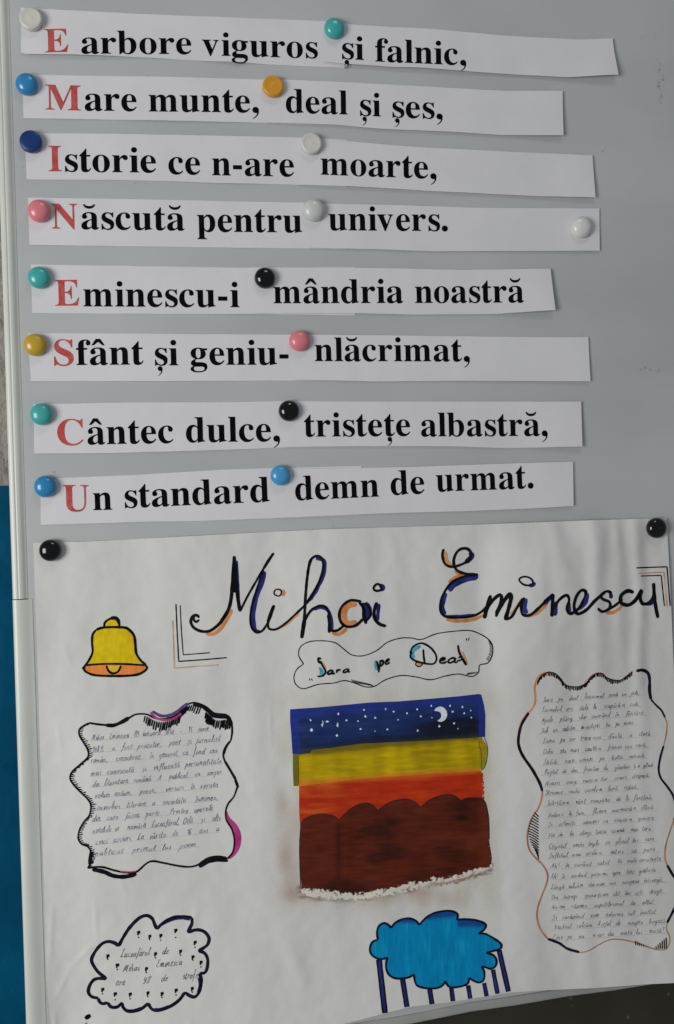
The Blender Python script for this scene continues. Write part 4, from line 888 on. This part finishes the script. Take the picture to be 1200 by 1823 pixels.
HILL += q2([(1100,60),(1112,120),(1116,250),(1130,330),(1126,378),(1000,412),(900,440),(800,458),(700,478),(560,505),(420,528),(300,510),(165,495),(156,400),(150,250)])
def hillc(x, y):
    X, Y = (x-480)*2.857, (y-1410)*2.857
    n = noise.noise(Vector((x*.014, y*.03, 3))); n2 = noise.noise(Vector((x*.022, y*.16, 8)))
    c = srgb((70+16*n2, 26+7*n2, 14), G); dk = srgb((28, 13, 10), G); rd = srgb((88, 36, 22), G)
    t = max(sm((n2*.6 + 1.1*n)/.7)*.7, sm(1-math.hypot((X-980)/85, (Y-130)/34)), .9*sm(1-math.hypot((X-620)/90, (Y-155)/45)), .6*sm(1-abs(X-350)/28)*sm((Y-130)/60)); c = [lerp(p, q, t) for p, q in zip(c, dk)]
    t = sm(1-abs(Y-225)/40)*sm((X-700)/300)*.5 + sm(1-math.hypot((X-1030)/60, (Y-270)/50))*.6 + sm((X-1040)/60)*.35 + sm(1-math.hypot((X-300)/140, (Y-380)/110))*.25 + sm((240-Y)/160)*sm((420-X)/250)*.35
    t *= 1-sm(1-math.hypot((X-990)/75, (Y-125)/32))
    c = [lerp(p, q, min(1, t)) for p, q in zip(c, rd)]
    return (*c, 1 if X < 1105 else .7)
for nm, pl, fc, lv, m_ in (('orange_band', RED, redc, .17, M_paint), ('yellow_band', YEL, yelc, .20, M_paint), ('night_sky', SKY, skyc, .23, M_paint), ('brown_hills', HILL, hillc, .26, M_paint)):
    k = ink(lv); k.fill(pl, 1.8, 3.0, fc); k.build(nm, m_, pic)
strokes('hill_outline', [(a, 1.8) for a in HO] + [(q2([(158,170),(152,300),(158,480)]), 1.6), (q2([(1100,60),(1113,130),(1117,240)]), 1.6)], mat('hill_line', (.012, .006, .005), .6), pic, .31)
strokes('edge_stroke', [(q1([(1080,262),(1064,300),(1075,340),(1078,425)]), 1.0), (q1([(1090,262),(1108,320),(1100,400),(1080,432)]), 1.2), (q1([(145,352),(148,500)]), 1.0)], mat('olive_line', srgb((62, 56, 18), G), .6), pic, .30)
wu = q2([(160,486),(250,490),(330,496),(380,502),(420,512),(500,500),(600,488),(660,470),(700,450),(770,452),(830,430),(900,430),(1000,402),(1060,385),(1132,366)])
wl = q2([(160,522),(230,545),(350,552),(430,552),(500,545),(600,528),(700,512),(800,492),(900,480),(1000,455),(1110,415),(1136,395)])
def spongec(x, y): return None
k = ink(.33); nn = 150; prev = None
for i in range(nn+1):
    A = interp(wu, i/nn); B = interp(wl, i/nn); row = []
    for j in range(9):
        t = j/8; x, y = lerp(A[0], B[0], t), lerp(A[1]-1, B[1]+1, t)
        n = noise.noise(Vector((x*.16, y*.2, 0)))
        u = i/nn; br = sm((u-.55)/.2)*sm((t-.45)/.2)
        c = [lerp(p, q, br*.75) for p, q in zip(srgb((172, 168, 160), G), srgb((108, 74, 64), G))]
        a = (math.sin(math.pi*min(1, max(0, t)))**.7)*.82 + .75*n - .25*br
        row.append(k.add(x, y, 0, (*c, a)))
    if prev:
        for j in range(8): k.f.append((prev[j], prev[j+1], row[j+1], row[j]))
    prev = row
k.build('sponged_edge', M_sponge, pic)
k = ink(.14)
def browns(x, y):
    X, Y = (x-480)*2.857, (y-1410)*2.857
    base = lerp(520, 540, min(1, (X-150)/200)) if X < 450 else lerp(545, 400, (X-450)/680)
    d = Y - base; u = (X-150)/1000
    a = sm((34-d)/34)*sm((d+60)/20)*(.60 if X < 340 else .40)*sm((X-128)/40)*sm((1150-X)/30)
    return (*srgb((96, 56, 48), G), a*(.55+1.5*noise.noise(Vector((x*.035, y*.22, 6)))))
k.fill(q2([(105,440),(165,480),(430,520),(700,470),(1140,360),(1140,430),(700,560),(420,600),(260,605),(110,570)]), 2.2, 3, browns); k.build('brown_smear', M_wash, pic)
k = ink(.30); mo = crom(q1([(838,130),(845,116),(870,108),(893,120),(903,148),(892,175),(868,186),(853,180)]), 2)
mi = crom(q1([(853,180),(870,165),(872,146),(860,133),(838,130)]), 2); k.fill(mo + mi, 1.5, 3); k.build('moon', M_white, pic)
for x, y, r in [(208,178,1.6),(213,227,3.1),(268,200,2.0),(293,184,2.2),(350,145,2.2),(345,203,2.2),(343,255,2.4),(390,178,2),(450,182,1.6),(463,222,2),(480,125,1.7),(488,158,2.2),(538,165,2),(590,120,1.7),(598,224,1.8),(630,134,1.8),(653,175,1.5),(698,142,1.8),(750,122,1.8),(753,230,2),(768,158,1.9),(822,104,1.8),(862,208,2.2),(917,104,1.9),(930,134,2.1),(937,193,2),(980,110,2),(990,142,1.8),(1023,128,1.5),(1025,164,1.5),(535,233,1),(957,220,1.1),(825,165,1.1)]:
    cx_, cy_ = q1([(x, y)])[0]; k = ink(.29); r *= .92
    c0 = k.add(cx_, cy_); ring = [k.add(cx_ + r*math.cos(a*math.pi/4)*(1+.25*math.sin(x+a)), cy_ + r*math.sin(a*math.pi/4)*(1+.3*math.cos(y*2+a*3))) for a in range(8)]
    k.f += [(c0, ring[i], ring[(i+1) % 8]) for i in range(8)]; k.build('star', M_white, pic)
k = ink(.29); k.stroke(q1([(268,180),(272,188),(267,212)]), 1.4); k.stroke(q1([(285,186),(302,184)]), 2.2); k.stroke(q1([(346,190),(346,212)]), 2.4); k.stroke(q1([(203,170),(212,180)]), 1.2); k.build('star_streak', M_white, pic)
